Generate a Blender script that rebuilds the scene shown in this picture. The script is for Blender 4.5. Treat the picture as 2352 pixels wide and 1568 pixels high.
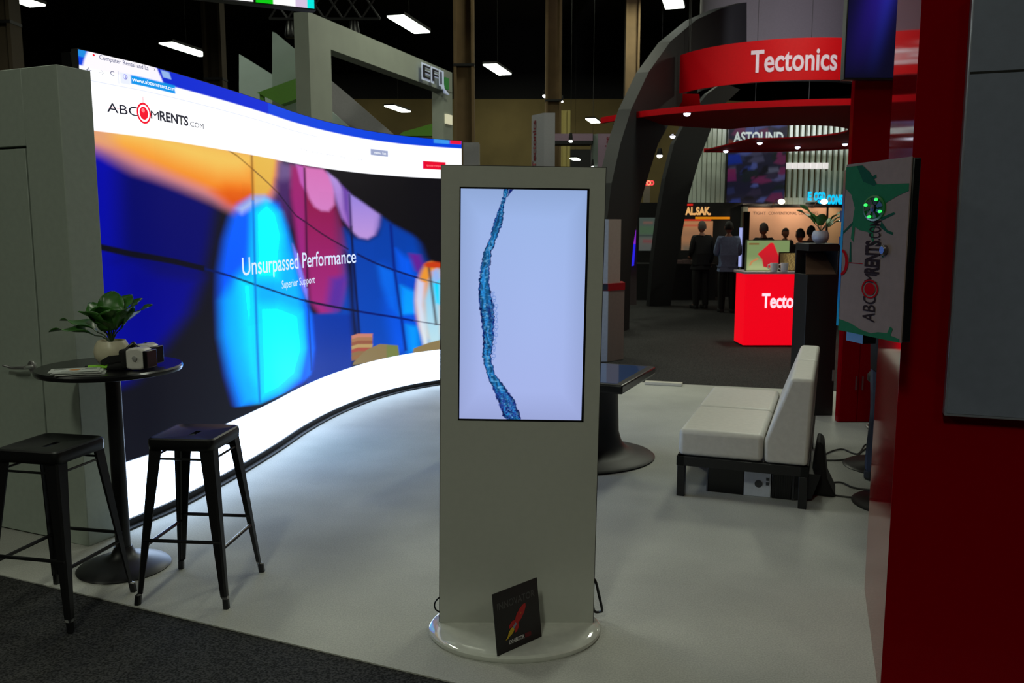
import bpy, bmesh, math, random
import numpy as np
from mathutils import Vector, Matrix
random.seed(4)
for o in list(bpy.data.objects): bpy.data.objects.remove(o)
SC=bpy.context.scene; COL=SC.collection
R=math.radians
# ------------------------------------------------------------------ camera, world, lights, exposure
FPX=1980.0; PITCH=math.atan(264/1980.0); EYE=1.70
cam=bpy.data.cameras.new('camera'); cam.sensor_width=36; cam.lens=36*FPX/2352
cam.clip_start=.05; cam.clip_end=300
cam.dof.use_dof=True; cam.dof.focus_distance=2.9; cam.dof.aperture_fstop=8.0
co=bpy.data.objects.new('camera',cam); COL.objects.link(co)
co.location=(0,0,EYE); co.rotation_euler=(math.pi/2-PITCH,0,0); SC.camera=co
W=bpy.data.worlds.new('world'); SC.world=W; W.use_nodes=True
W.node_tree.nodes['Background'].inputs[0].default_value=(.80,.92,.80,1)
W.node_tree.nodes['Background'].inputs[1].default_value=.002
vs=SC.view_settings; vs.view_transform='Standard'; vs.look='None'; vs.gamma=1; vs.exposure=0.0; vs.use_curve_mapping=False

def srgb(c):
    return tuple((x/255/12.92 if x/255<=.04045 else ((x/255+.055)/1.055)**2.4) for x in c)
def lamp(name,loc,target,size,power,col=(1,.97,.86),sizey=None,spot=None):
    if spot:
        l=bpy.data.lights.new(name,'SPOT'); l.spot_size=R(spot); l.spot_blend=.6; l.shadow_soft_size=size
    else:
        l=bpy.data.lights.new(name,'AREA'); l.size=size
        if sizey: l.shape='RECTANGLE'; l.size_y=sizey
    l.energy=power; l.color=col
    o=bpy.data.objects.new(name,l); COL.objects.link(o); o.location=loc
    d=Vector(target)-Vector(loc); o.rotation_euler=d.to_track_quat('-Z','Y').to_euler(); return o
HALL=(.96,1,.79)
# high-bay hall lighting (four under fixtures built below, the others added as unseen lamps without one)
for (x,y,z,p) in [(-4,6.5,6.6,80),(1.5,5.5,6.6,18),(4.5,12,6.6,190),(-1.5,-3,6.6,150),(5,0,6.6,25),(-6.5,1,6.6,60),(3.5,-5,6.6,60),(0,13,6.6,100),(9,17,6.6,150),(-7,13,6.6,190),(1.5,20,6.6,110),(-3,26,6.6,110),(5,30,6.6,110),(9,26,6.6,90),(-9,26,6.6,90),(0,41,6.6,700),(-9,41,6.6,400),(10,41,6.6,500)]:
    if y>=20: z,p=9.6,p*(1.25 if y<38 else .27)
    lamp('hall_lamp',(x,y,z-.02),(x,y,0),.6,p,HALL,1.8)

# ------------------------------------------------------------------ materials
MATS={}
def mat(key,c,rough=.6,metal=0,spec=.5,var=.05,scale=30,bump=0,bscale=200,emit=None,es=1,coat=0,alpha=None,trans=0):
    if key in MATS: return MATS[key]
    m=bpy.data.materials.new(key); m.use_nodes=True; nt=m.node_tree; b=nt.nodes['Principled BSDF']
    col=srgb(c)
    tc=nt.nodes.new('ShaderNodeTexCoord'); n=nt.nodes.new('ShaderNodeTexNoise'); n.inputs['Scale'].default_value=scale; n.inputs['Detail'].default_value=5
    nt.links.new(tc.outputs['Object'],n.inputs['Vector'])
    r=nt.nodes.new('ShaderNodeValToRGB'); r.color_ramp.elements[0].position=.3; r.color_ramp.elements[1].position=.7
    r.color_ramp.elements[0].color=tuple(x*(1-var) for x in col)+(1,); r.color_ramp.elements[1].color=tuple(min(1,x*(1+var)) for x in col)+(1,)
    nt.links.new(n.outputs['Fac'],r.inputs['Fac']); nt.links.new(r.outputs['Color'],b.inputs['Base Color'])
    b.inputs['Roughness'].default_value=rough; b.inputs['Metallic'].default_value=metal; b.inputs['Specular IOR Level'].default_value=spec
    if coat: b.inputs['Coat Weight'].default_value=coat; b.inputs['Coat Roughness'].default_value=.04
    if trans: b.inputs['Transmission Weight'].default_value=trans
    if emit is not None:
        b.inputs['Emission Color'].default_value=srgb(emit)+(1,); b.inputs['Emission Strength'].default_value=es
    if bump:
        n2=nt.nodes.new('ShaderNodeTexNoise'); n2.inputs['Scale'].default_value=bscale; n2.inputs['Detail'].default_value=6
        nt.links.new(tc.outputs['Object'],n2.inputs['Vector'])
        bp=nt.nodes.new('ShaderNodeBump'); bp.inputs['Strength'].default_value=bump; bp.inputs['Distance'].default_value=.01
        nt.links.new(n2.outputs['Fac'],bp.inputs['Height']); nt.links.new(bp.outputs['Normal'],b.inputs['Normal'])
    if key=='gloss_red': b.inputs['Specular Tint'].default_value=(1,.3,.3,1)
    MATS[key]=m; return m
def screenmat(key,es=1.0,rough=.55,spec=.12):
    if key in MATS: return MATS[key]
    m=bpy.data.materials.new(key); m.use_nodes=True; nt=m.node_tree; b=nt.nodes['Principled BSDF']
    a=nt.nodes.new('ShaderNodeVertexColor'); a.layer_name='content'
    nt.links.new(a.outputs['Color'],b.inputs['Emission Color']); b.inputs['Emission Strength'].default_value=es
    b.inputs['Base Color'].default_value=(.008,.008,.01,1); b.inputs['Roughness'].default_value=rough; b.inputs['Specular IOR Level'].default_value=spec
    MATS[key]=m; return m
def carpet(key,c1,c2,s1,bump,blot=.06):
    m=bpy.data.materials.new(key); m.use_nodes=True; nt=m.node_tree; b=nt.nodes['Principled BSDF']; b.inputs['Roughness'].default_value=.95; b.inputs['Specular IOR Level'].default_value=.1
    tc=nt.nodes.new('ShaderNodeTexCoord'); n=nt.nodes.new('ShaderNodeTexNoise'); n.inputs['Scale'].default_value=s1; n.inputs['Detail'].default_value=4
    nt.links.new(tc.outputs['Object'],n.inputs['Vector'])
    r=nt.nodes.new('ShaderNodeValToRGB'); r.color_ramp.elements[0].position=.38; r.color_ramp.elements[1].position=.62
    r.color_ramp.elements[0].color=srgb(c1)+(1,); r.color_ramp.elements[1].color=srgb(c2)+(1,)
    n3=nt.nodes.new('ShaderNodeTexNoise'); n3.inputs['Scale'].default_value=1.6; n3.inputs['Detail'].default_value=5
    nt.links.new(tc.outputs['Object'],n3.inputs['Vector'])
    r3=nt.nodes.new('ShaderNodeValToRGB'); r3.color_ramp.elements[0].position=.35; r3.color_ramp.elements[1].position=.65
    r3.color_ramp.elements[0].color=(1-blot*2,)*3+(1,); r3.color_ramp.elements[1].color=(1,1,1,1)
    nt.links.new(n3.outputs['Fac'],r3.inputs['Fac'])
    mx=nt.nodes.new('ShaderNodeMixRGB'); mx.blend_type='MULTIPLY'; mx.inputs[0].default_value=1
    nt.links.new(n.outputs['Fac'],r.inputs['Fac']); nt.links.new(r.outputs['Color'],mx.inputs[1]); nt.links.new(r3.outputs['Color'],mx.inputs[2])
    nt.links.new(mx.outputs['Color'],b.inputs['Base Color'])
    bp=nt.nodes.new('ShaderNodeBump'); bp.inputs['Strength'].default_value=bump; bp.inputs['Distance'].default_value=.01
    nt.links.new(n.outputs['Fac'],bp.inputs['Height']); nt.links.new(bp.outputs['Normal'],b.inputs['Normal'])
    MATS[key]=m; return m

# ------------------------------------------------------------------ geometry helpers
class MB:
    def __init__(s): s.v=[]; s.f=[]
    def add(s,vs,fs,M=None):
        k=len(s.v)
        for v in vs:
            v=Vector(v)
            if M is not None: v=M@v
            s.v.append(tuple(v))
        s.f+= [tuple(i+k for i in f) for f in fs]; return s
    def box(s,x0,x1,y0,y1,z0,z1,M=None):
        return s.add([(x0,y0,z0),(x1,y0,z0),(x1,y1,z0),(x0,y1,z0),(x0,y0,z1),(x1,y0,z1),(x1,y1,z1),(x0,y1,z1)],
          [(0,3,2,1),(4,5,6,7),(0,1,5,4),(1,2,6,5),(2,3,7,6),(3,0,4,7)],M)
    def frustum(s,a,b,M=None):
        # a,b : four corner points bottom / top
        return s.add(list(a)+list(b),[(0,3,2,1),(4,5,6,7),(0,1,5,4),(1,2,6,5),(2,3,7,6),(3,0,4,7)],M)
    def prism(s,pts,d,M=None):
        # polygon of 3-D points extruded by vector d
        n=len(pts); d=Vector(d); v=[tuple(Vector(p)) for p in pts]+[tuple(Vector(p)+d) for p in pts]
        return s.add(v,[tuple(range(n))[::-1],tuple(range(n,2*n))]+[(i,(i+1)%n,(i+1)%n+n,i+n) for i in range(n)],M)
    def tube(s,pts,r,n=10,cap=True,M=None):
        pts=[Vector(p) for p in pts]; rr=r if isinstance(r,(list,tuple)) else [r]*len(pts)
        vs=[];fs=[];up=None
        for i,p in enumerate(pts):
            a=pts[max(0,i-1)]; b=pts[min(len(pts)-1,i+1)]; t=(b-a).normalized()
            if up is None: up=Vector((0,0,1)) if abs(t.z)<.9 else Vector((1,0,0))
            x=t.cross(up).normalized(); y=x.cross(t).normalized(); up=y
            for k in range(n):
                an=2*math.pi*k/n; vs.append(tuple(p+x*math.cos(an)*rr[i]+y*math.sin(an)*rr[i]))
        for i in range(len(pts)-1):
            for k in range(n):
                fs.append((i*n+k,i*n+(k+1)%n,(i+1)*n+(k+1)%n,(i+1)*n+k))
        if cap: fs.append(tuple(range(n))[::-1]); fs.append(tuple(range((len(pts)-1)*n,len(pts)*n)))
        return s.add(vs,fs,M)
    def lathe(s,prof,n=32,sx=1,sy=1,M=None,c=(0,0,0)):
        vs=[];fs=[]
        for r,z in prof:
            for k in range(n):
                a=2*math.pi*k/n; vs.append((c[0]+r*math.cos(a)*sx,c[1]+r*math.sin(a)*sy,c[2]+z))
        for i in range(len(prof)-1):
            for k in range(n): fs.append((i*n+k,i*n+(k+1)%n,(i+1)*n+(k+1)%n,(i+1)*n+k))
        fs.append(tuple(range(n))[::-1]); fs.append(tuple(range((len(prof)-1)*n,len(prof)*n)))
        return s.add(vs,fs,M)
    def ball(s,c,rx,ry=None,rz=None,n=16,m=10,M=None):
        ry=ry or rx; rz=rz or rx
        vs=[(c[0],c[1],c[2]-rz)];fs=[]
        for i in range(1,m):
            ph=-math.pi/2+math.pi*i/m
            for k in range(n):
                a=2*math.pi*k/n; vs.append((c[0]+rx*math.cos(ph)*math.cos(a),c[1]+ry*math.cos(ph)*math.sin(a),c[2]+rz*math.sin(ph)))
        vs.append((c[0],c[1],c[2]+rz))
        for k in range(n): fs.append((0,1+(k+1)%n,1+k)); 
        for i in range(m-2):
            for k in range(n): fs.append((1+i*n+k,1+i*n+(k+1)%n,1+(i+1)*n+(k+1)%n,1+(i+1)*n+k))
        L=1+(m-2)*n; T=len(vs)-1
        for k in range(n): fs.append((L+k,L+(k+1)%n,T))
        return s.add(vs,fs,M)
    def build(s,name,m,parent=None,bevel=0,smooth=True,seg=2,sub=0):
        me=bpy.data.meshes.new(name); me.from_pydata(s.v,[],s.f); me.update()
        bm=bmesh.new(); bm.from_mesh(me); bmesh.ops.recalc_face_normals(bm,faces=bm.faces); bm.to_mesh(me); bm.free()
        o=bpy.data.objects.new(name,me); COL.objects.link(o)
        if m: me.materials.append(m)
        if parent: o.parent=parent
        if bevel:
            b=o.modifiers.new('bevel','BEVEL'); b.width=bevel; b.segments=seg; b.limit_method='ANGLE'; b.angle_limit=R(35)
        if sub:
            q=o.modifiers.new('sub','SUBSURF'); q.levels=sub; q.render_levels=sub
        if smooth:
            me.polygons.foreach_set('use_smooth',[True]*len(me.polygons))
            try: me.set_sharp_from_angle(angle=R(38))
            except Exception: pass
        return o
def T(x=0,y=0,z=0,rz=0,rx=0,ry=0):
    return Matrix.Translation((x,y,z))@Matrix.Rotation(rz,4,'Z')@Matrix.Rotation(ry,4,'Y')@Matrix.Rotation(rx,4,'X')
def tag(o,label=None,cat=None,group=None,kind=None):
    if label: o['label']=label
    if cat: o['category']=cat
    if group: o['group']=group
    if kind: o['kind']=kind
    return o
def thing(name,label,cat,loc=(0,0,0),rz=0,group=None):
    o=bpy.data.objects.new(name,None); COL.objects.link(o); o.empty_display_size=.1
    o.location=loc; o.rotation_euler=(0,0,rz); return tag(o,label,cat,group)
def dup(root,loc=None,rz=None,label=None,group=None):
    def cp(o,par):
        c=o.copy(); COL.objects.link(c); c.parent=par
        for ch in [q for q in root_children[o.name]]: cp(ch,c)
        return c
    root_children={}
    def collect(o):
        root_children[o.name]=list(o.children)
        for ch in o.children: collect(ch)
    collect(root); r=cp(root,None)
    if loc is not None: r.location=loc
    if rz is not None: r.rotation_euler=(0,0,rz)
    if label: r['label']=label
    if group: r['group']=group
    return r
def ray(px,py):
    u=(px-1176)/FPX; v=(784-py)/FPX; c,s=math.cos(PITCH),math.sin(PITCH)
    return Vector((u,c+v*s,v*c-s))
def at(px,py,Y):          # the point of the plane y = Y seen at a photo position
    d=ray(px,py); t=Y/d.y; return Vector((d.x*t,Y,EYE+d.z*t))
def onplane(px,py,P0,d):  # same, on a vertical plane through P0 with plan direction d
    r=ray(px,py); n=(-d[1],d[0]); t=(P0[0]*n[0]+P0[1]*n[1])/(r.x*n[0]+r.y*n[1])
    return Vector((r.x*t,r.y*t,EYE+r.z*t))
def grd(px,py,z=0):
    d=ray(px,py); t=(z-EYE)/d.z; return Vector((d.x*t,d.y*t,z))
def textmesh(body,fn,name,m,parent,x0,x1,z0,z1,bold=0,thick=0,fit=True,shear=0,hfit=None):
    """text as a mesh; its box (x0..x1, z0..z1 cap height) is mapped through fn(x,z,off)"""
    cu=bpy.data.curves.new('t','FONT'); cu.body=body; cu.size=1; cu.offset=bold; cu.resolution_u=4; cu.shear=shear
    to=bpy.data.objects.new('t',cu); COL.objects.link(to)
    dg=bpy.context.evaluated_depsgraph_get(); me=bpy.data.meshes.new_from_object(to.evaluated_get(dg))
    bpy.data.objects.remove(to); bpy.data.curves.remove(cu)
    bm=bmesh.new(); bm.from_mesh(me)
    bmesh.ops.remove_doubles(bm,verts=bm.verts,dist=1e-5)
    if x1-x0>.4:
        bmesh.ops.triangulate(bm,faces=bm.faces)
    xs=[v.co.x for v in bm.verts]; a,b=min(xs),max(xs); cap=.70
    for v in bm.verts:
        X=x0+(v.co.x-a)/(b-a)*(x1-x0); Z=z0+v.co.y/cap*(z1-z0)
        v.co=Vector(fn(X,Z,0))
    bm.to_mesh(me); bm.free(); me.name=name
    o=bpy.data.objects.new(name,me); COL.objects.link(o); me.materials.clear(); me.materials.append(m); o.parent=parent
    return o
def flat(P,ux,uz,off=.004):
    """mapping for a flat panel: origin P, unit axes ux (text direction) and uz (up); lifted along normal"""
    P=Vector(P); ux=Vector(ux).normalized(); uz=Vector(uz).normalized(); n=ux.cross(uz).normalized()
    return lambda x,z,o=0: P+ux*x+uz*z+n*(off+o)
def quad_screen(name,corners,nu,nv,colfn,m,parent):
    """grid panel between bottom-left, bottom-right, top-right, top-left; colfn(U,V)->Nx3 sRGB"""
    A,B,C_,D=[np.array(c) for c in corners]
    U,V=np.meshgrid(np.linspace(0,1,nu),np.linspace(0,1,nv)); U=U.ravel();V=V.ravel()
    P=(A*((1-U)*(1-V))[:,None]+B*(U*(1-V))[:,None]+C_*(U*V)[:,None]+D*((1-U)*V)[:,None])
    return grid_mesh(name,P,nu,nv,colfn(U,V),m,parent)
def grid_mesh(name,P,nu,nv,rgb,m,parent):
    me=bpy.data.meshes.new(name); nf=(nu-1)*(nv-1)
    i,j=np.meshgrid(np.arange(nu-1),np.arange(nv-1)); a=(j*nu+i).ravel()
    F=np.stack([a,a+1,a+nu+1,a+nu],1).ravel().astype(np.int32)
    me.vertices.add(nu*nv); me.vertices.foreach_set('co',P.astype(np.float32).ravel())
    me.loops.add(nf*4); me.loops.foreach_set('vertex_index',F)
    me.polygons.add(nf); me.polygons.foreach_set('loop_start',np.arange(0,nf*4,4,dtype=np.int32))
    try: me.polygons.foreach_set('loop_total',np.full(nf,4,dtype=np.int32))
    except Exception: pass
    me.update(calc_edges=True); me.validate()
    at_=me.color_attributes.new('content','FLOAT_COLOR','POINT')
    at_.data.foreach_set('color',np.concatenate([rgb,np.ones((len(rgb),1))],1).astype(np.float32).ravel())
    me.polygons.foreach_set('use_smooth',[True]*nf)
    me.materials.append(m); o=bpy.data.objects.new(name,me); COL.objects.link(o); o.parent=parent; return o
def lin(a):
    a=np.asarray(a,float)/255; return np.where(a<=.04045,a/12.92,((a+.055)/1.055)**2.4)
def sdist(px,pz,poly,kx=1.0):
    """signed distance (inside positive) of points to a polygon"""
    x=px*kx; P=np.array(poly,float); P[:,0]*=kx; d=np.full(x.shape,1e9); ins=np.zeros(x.shape,bool); n=len(P)
    for i in range(n):
        ax,az=P[i]; bx,bz=P[(i+1)%n]; ex,ez=bx-ax,bz-az; L=ex*ex+ez*ez+1e-12
        t=np.clip(((x-ax)*ex+(pz-az)*ez)/L,0,1); d=np.minimum(d,np.hypot(x-ax-t*ex,pz-az-t*ez))
        c=((az>pz)!=(bz>pz)); xi=ax+(pz-az)*ex/(ez if abs(ez)>1e-12 else 1e-12); ins^=(c&(x<xi))
    return np.where(ins,d,-d)
def paint(base,layers,X,Z,kx=1.0):
    rgb=np.tile(lin(base),(len(X),1))
    for c0,c1,soft,P in layers:
        A=np.array(P); m_=(X>A[:,0].min()-soft*3/kx)&(X<A[:,0].max()+soft*3/kx)&(Z>A[:,1].min()-soft*1.5)&(Z<A[:,1].max()+soft*1.5)
        if not m_.any(): continue
        d=sdist(X[m_],Z[m_],P,kx); w_=np.clip(d/(soft+1e-6)*.5+.5,0,1); w_=w_*w_*(3-2*w_)
        if c0[0]>=990: col=np.tile(np.array([3.6,4.7,6.4] if c0[0]==1000 else ([1.22,1.24,1.3] if c0[0]==999 else [.98,.94,1.02])),(m_.sum(),1))
        else:
            t=np.clip((Z[m_]-A[:,1].min())/(A[:,1].max()-A[:,1].min()+1e-6),0,1)[:,None]
            col=lin(c0)*t+lin(c1)*(1-t)
        rgb[m_]=rgb[m_]*(1-w_[:,None])+col*w_[:,None]
    hi=rgb.copy(); hi[:,2]=np.where(rgb[:,2]>.9,rgb[:,2]*(1+1.6*(rgb[:,2]<1.001)),rgb[:,2]); hi[:,1]=np.where((rgb[:,1]>.8)&(rgb[:,0]<.5),rgb[:,1]*1.6,rgb[:,1])   # fully driven blue and green diodes
    return hi

# palette
M_white=mat('white_laminate',(205,208,200),.45); M_off=mat('off_white_paint',(190,192,182),.35,coat=.2)
M_black=mat('black_metal',(16,16,18),.35,spec=.5); M_blackm=mat('matt_black',(14,14,15),.6); M_dark=mat('dark_plastic',(10,10,12),.3)
M_red=mat('gloss_red',(118,0,8),.07,spec=.06,coat=.0,var=.02); M_chrome=mat('brushed_metal',(215,215,215),.42,metal=1)
M_leather=mat('white_leather',(204,202,196),.45,bump=.05,bscale=60); M_skin=mat('skin',(150,100,80),.55); M_hair=mat('hair',(25,20,18),.7)
M_drum_fill=mat('drum_fill_glow',(255,250,240),.4,emit=(255,250,240),es=4)
M_grey=mat('grey_panel',(120,124,120),.6); M_green=mat('green_ribbon',(90,150,30),.5)
# ------------------------------------------------------------------ hall shell
C_light=carpet('cream_carpet',(170,171,165),(186,186,180),140,.08,.08)
C_dark=carpet('charcoal_carpet',(30,30,30),(66,66,66),110,.6,.04)
MB().box(-30,34,-8,60,-.25,-.006).build('floor',C_dark).__setitem__('kind','structure')
bw=mat('hall_wall',(120,104,64),.9,var=.15,scale=.6)
w_=MB().box(-30,34,46,46.3,-.006,8.25).build('wall_back',bw); w_['kind']='structure'
MB().box(-30,34,46,46.3,8.25,12).build('trim_1',mat('black_ceiling',(10,10,11),.95)).__setitem__('kind','structure')
MB().box(-30.3,-30,-8,46,-.006,12).build('wall_left',mat('hall_wall_dark',(70,62,45),.9)).__setitem__('kind','structure')
MB().box(34,34.3,-8,46,-.006,12).build('wall_right',MATS['hall_wall_dark']).__setitem__('kind','structure')
MB().box(-30,34,-12,-8,-.006,12).build('wall_front',MATS['hall_wall_dark']).__setitem__('kind','structure')
MB().box(-30,34,-8,46,12,12.3).build('ceiling',mat('black_ceiling',(10,10,11),.95)).__setitem__('kind','structure')
# cream booth carpet: a laid rectangle with its near and far edges where the photo shows them
e1=Vector((.915,-.403,0)); e2=Vector((.403,.915,0))
cp=[Vector((-.206,3.042,0))-e1*6, Vector((-.206,3.042,0))+e1*5, Vector((2.869,8.958,0))+Vector((.964,-.267,0))*4.5, Vector((.991,9.478,0))-Vector((.964,-.267,0))*6]
tag(MB().prism([p-Vector((0,0,.006)) for p in cp],(0,0,.006)).build('booth_carpet',C_light,smooth=False),'cream carpet laid across the whole booth, under the stools, kiosk and bench','carpet')
# roof columns and braces
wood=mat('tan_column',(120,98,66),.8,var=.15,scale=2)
wood_dim=mat('tan_column_dimmed',(62,52,38),.85,var=.15,scale=2)  # same tan made darker: dimness of the left columns put into the colour
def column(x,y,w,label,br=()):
    wood=wood_dim if x<-5 else MATS['tan_column']
    t=thing('roof_column',label,'column',(x,y,-.006),0,'hall roof columns')
    b=MB(); b.box(-w/2,-w/2+.07,-.2,.2,0,12); b.box(w/2-.07,w/2,-.2,.2,0,12); b.build('flange',wood,t)
    MB().box(-w/2+.07,w/2-.07,-.05,.05,0,12).build('web',wood,t)
    c=MB(); c.box(-w/2-.01,w/2+.01,-.21,.21,5.6,5.66); c.build('band',M_blackm,t)
    for s in br: MB().tube([(0,0,5.2),(s*2.6,0,8.25)],.13,6).build('brace',wood,t)
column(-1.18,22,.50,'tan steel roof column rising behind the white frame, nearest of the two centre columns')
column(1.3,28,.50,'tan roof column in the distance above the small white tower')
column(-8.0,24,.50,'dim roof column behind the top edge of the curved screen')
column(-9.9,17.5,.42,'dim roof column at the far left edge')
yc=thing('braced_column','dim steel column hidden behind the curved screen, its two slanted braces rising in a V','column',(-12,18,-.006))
MB().box(-.15,.15,-.15,.15,0,4.5).build('post',wood_dim,yc); MB().tube([(0,0,4.4),(5.65,0,12)],.12,6).build('brace',wood_dim,yc); MB().tube([(0,0,4.4),(-6.43,0,12)],.12,6).build('brace',wood_dim,yc)
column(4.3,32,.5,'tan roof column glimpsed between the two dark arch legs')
# hanging twin-tube fixtures
glow=mat('lamp_tube_white',(255,255,250),.4,emit=(244,255,240),es=9)
def fixture(x,y,z,rz,label,L=1.8,w=.42):
    t=thing('hall_light',label,'ceiling light',(x,y,z),rz,'rectangular hall ceiling lights')
    b=MB(); b.box(-w/2-.02,w/2+.02,-L/2-.02,L/2+.02,.03,.10); b.build('housing',M_blackm,t)
    d=MB(); d.box(-w/2,w/2,-L/2,-.02,0,.03); d.box(-w/2,w/2,.02,L/2,0,.03); d.build('diffuser',glow,t)
    MB().tube([(0,0,.1),(0,0,12-z)],.005,6).build('hanger',M_blackm,t)
for px,py,lab,z,L in [(940,58,'biggest rectangular ceiling light, above the white frame with the letters',6.6,1.8),(428,115,'bright ceiling light just above the left of the curved screen',6.6,1.8),
     (1143,161,'ceiling light between the two tan columns',6.6,1.8),(914,251,'ceiling light seen through the white frame',6.6,1.9),
     (1545,2,'ceiling light cut by the top edge left of the arch',6.6,1.4),(1362,278,'ceiling light beside the small red canopy tip',6.6,1.6),(1321,366,'ceiling light seen low in the dark opening between the white towers',4.6,.9),(20,-6,'ceiling light cut by the top left corner',6.6,1.6)]:
    g=grd(px,py,z); fixture(g.x,g.y,z,R(-14.5),lab,L,.42 if L>1 else .3)
for k,(x,y) in enumerate([(-4,6.5),(1.5,5.5),(4.5,12),(-1.5,-3)]): fixture(x,y,6.6,R(-14.5),'overhead hall light outside the view, '+['above the curved screen','above the booth','above the arch booth','behind the camera'][k])
# small round hall spotlights
def downlight(px,py,Y,r,label,drop=2.0,col=(255,255,250)):
    p=at(px,py,Y); t=thing('spotlight',label,'spotlight',p,0,'small round spotlights')
    MB().ball((0,0,0),r,r,r*.7,12,8).build('lens',mat('lens_%d'%col[2],col,.3,emit=col,es=6),t)
    MB().lathe([(r*.8,.0),(r*1.1,.05),(r*.7,.2)],14).build('can',M_blackm,t)
    MB().tube([(0,0,.2),(0,0,12-p.z)],.004,5).build('rod',M_blackm,t)
downlight(1253,220,34,.11,'small round hall light left of the distant tan column'); downlight(1290,233,30,.055,'tiny round hall light right of the distant tan column')
downlight(1515,358,24,.075,'round spotlight between the dark arch legs')
downlight(1361,383,24,.035,'tiny dim lamp in front of the opening between the white towers'); downlight(1311,324,22.5,.05,'oval lamp under the white cross beam')
# ------------------------------------------------------------------ partition with door (left)
D1=Vector((-.915,.403,0)); N1=Vector((.403,.915,0)) # D1: along the front towards the left; N1: into depth
PC=Vector((-2.266,4.434,0))
pt=thing('booth_partition','tall pale booth partition with a flush door at the left edge, beside the curved screen','partition',PC,math.atan2(-.403,.915))
# local frame: -x runs left along the front, +y into depth
b=MB(); b.box(-3.2,-1.20,0,.20,0,2.5); b.box(-.262,0,0,.20,0,2.5); b.box(-1.20,-.262,0,.20,2.112,2.5); b.build('wall_panel',mat('partition_white',(156,166,156),.55),pt,bevel=.004)
dr=MB(); dr.box(-1.19,-.277,.003,.05,.010,2.100); dr=dr.build('door',mat('door_white',(154,164,154),.5),pt,bevel=.003); tag(dr,'flush pale door with a dark shadow gap')
MB().box(-1.20,-.262,.05,.19,.0,2.108).build('door_recess',M_blackm,pt)
h=MB(); hx,hz=-.34,.955
h.lathe([(.033,0),(.033,.008),(.024,.014)],24,M=T(hx,.006,hz,rx=R(90))); h.tube([(hx,0,hz),(hx,-.045,hz)],.011,12)
h.tube([(hx+.005,-.045,hz),(hx-.04,-.047,hz-.002),(hx-.09,-.046,hz-.008),(hx-.125,-.048,hz-.002),(hx-.155,-.054,hz+.004)],[.011,.011,.009,.008,.006],10)
ho=h.build('door_handle',M_chrome,dr); tag(ho,'chrome lever handle')
# ------------------------------------------------------------------ curved video wall
CP=[(-2.235,4.60),(-2.152,4.82),(-2.055,5.10),(-1.925,5.72),(-1.82,6.40),(-1.745,7.06),(-1.62,7.70),(-1.405,8.36),(-1.122,8.87),(-.82,9.20),(-.54,9.42)]
def curve(CP,n=24):
    P=[(2*CP[0][0]-CP[1][0],2*CP[0][1]-CP[1][1])]+CP+[(2*CP[-1][0]-CP[-2][0],2*CP[-1][1]-CP[-2][1])]; out=[]
    for i in range(1,len(P)-2):
        for k in range(n):
            t=k/n; out.append(tuple(.5*(2*P[i][a]+(P[i+1][a]-P[i-1][a])*t+(2*P[i-1][a]-5*P[i][a]+4*P[i+1][a]-P[i+2][a])*t*t+(3*P[i][a]-P[i-1][a]-3*P[i+1][a]+P[i+2][a])*t**3) for a in (0,1)))
    out.append(CP[-1]); return out
CV=np.array(curve(CP)); SV=np.concatenate([[0],np.cumsum(np.hypot(*np.diff(CV,axis=0).T))]); SL=SV[-1]
def wallpt(s,z,off=0):
    x=np.interp(s,SV,CV[:,0]); y=np.interp(s,SV,CV[:,1]); e=.03
    dx=np.interp(np.minimum(s+e,SL),SV,CV[:,0])-np.interp(np.maximum(s-e,0),SV,CV[:,0]); dy=np.interp(np.minimum(s+e,SL),SV,CV[:,1])-np.interp(np.maximum(s-e,0),SV,CV[:,1])
    L=np.hypot(dx,dy); return x+dy/L*off,y-dx/L*off,z
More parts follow.
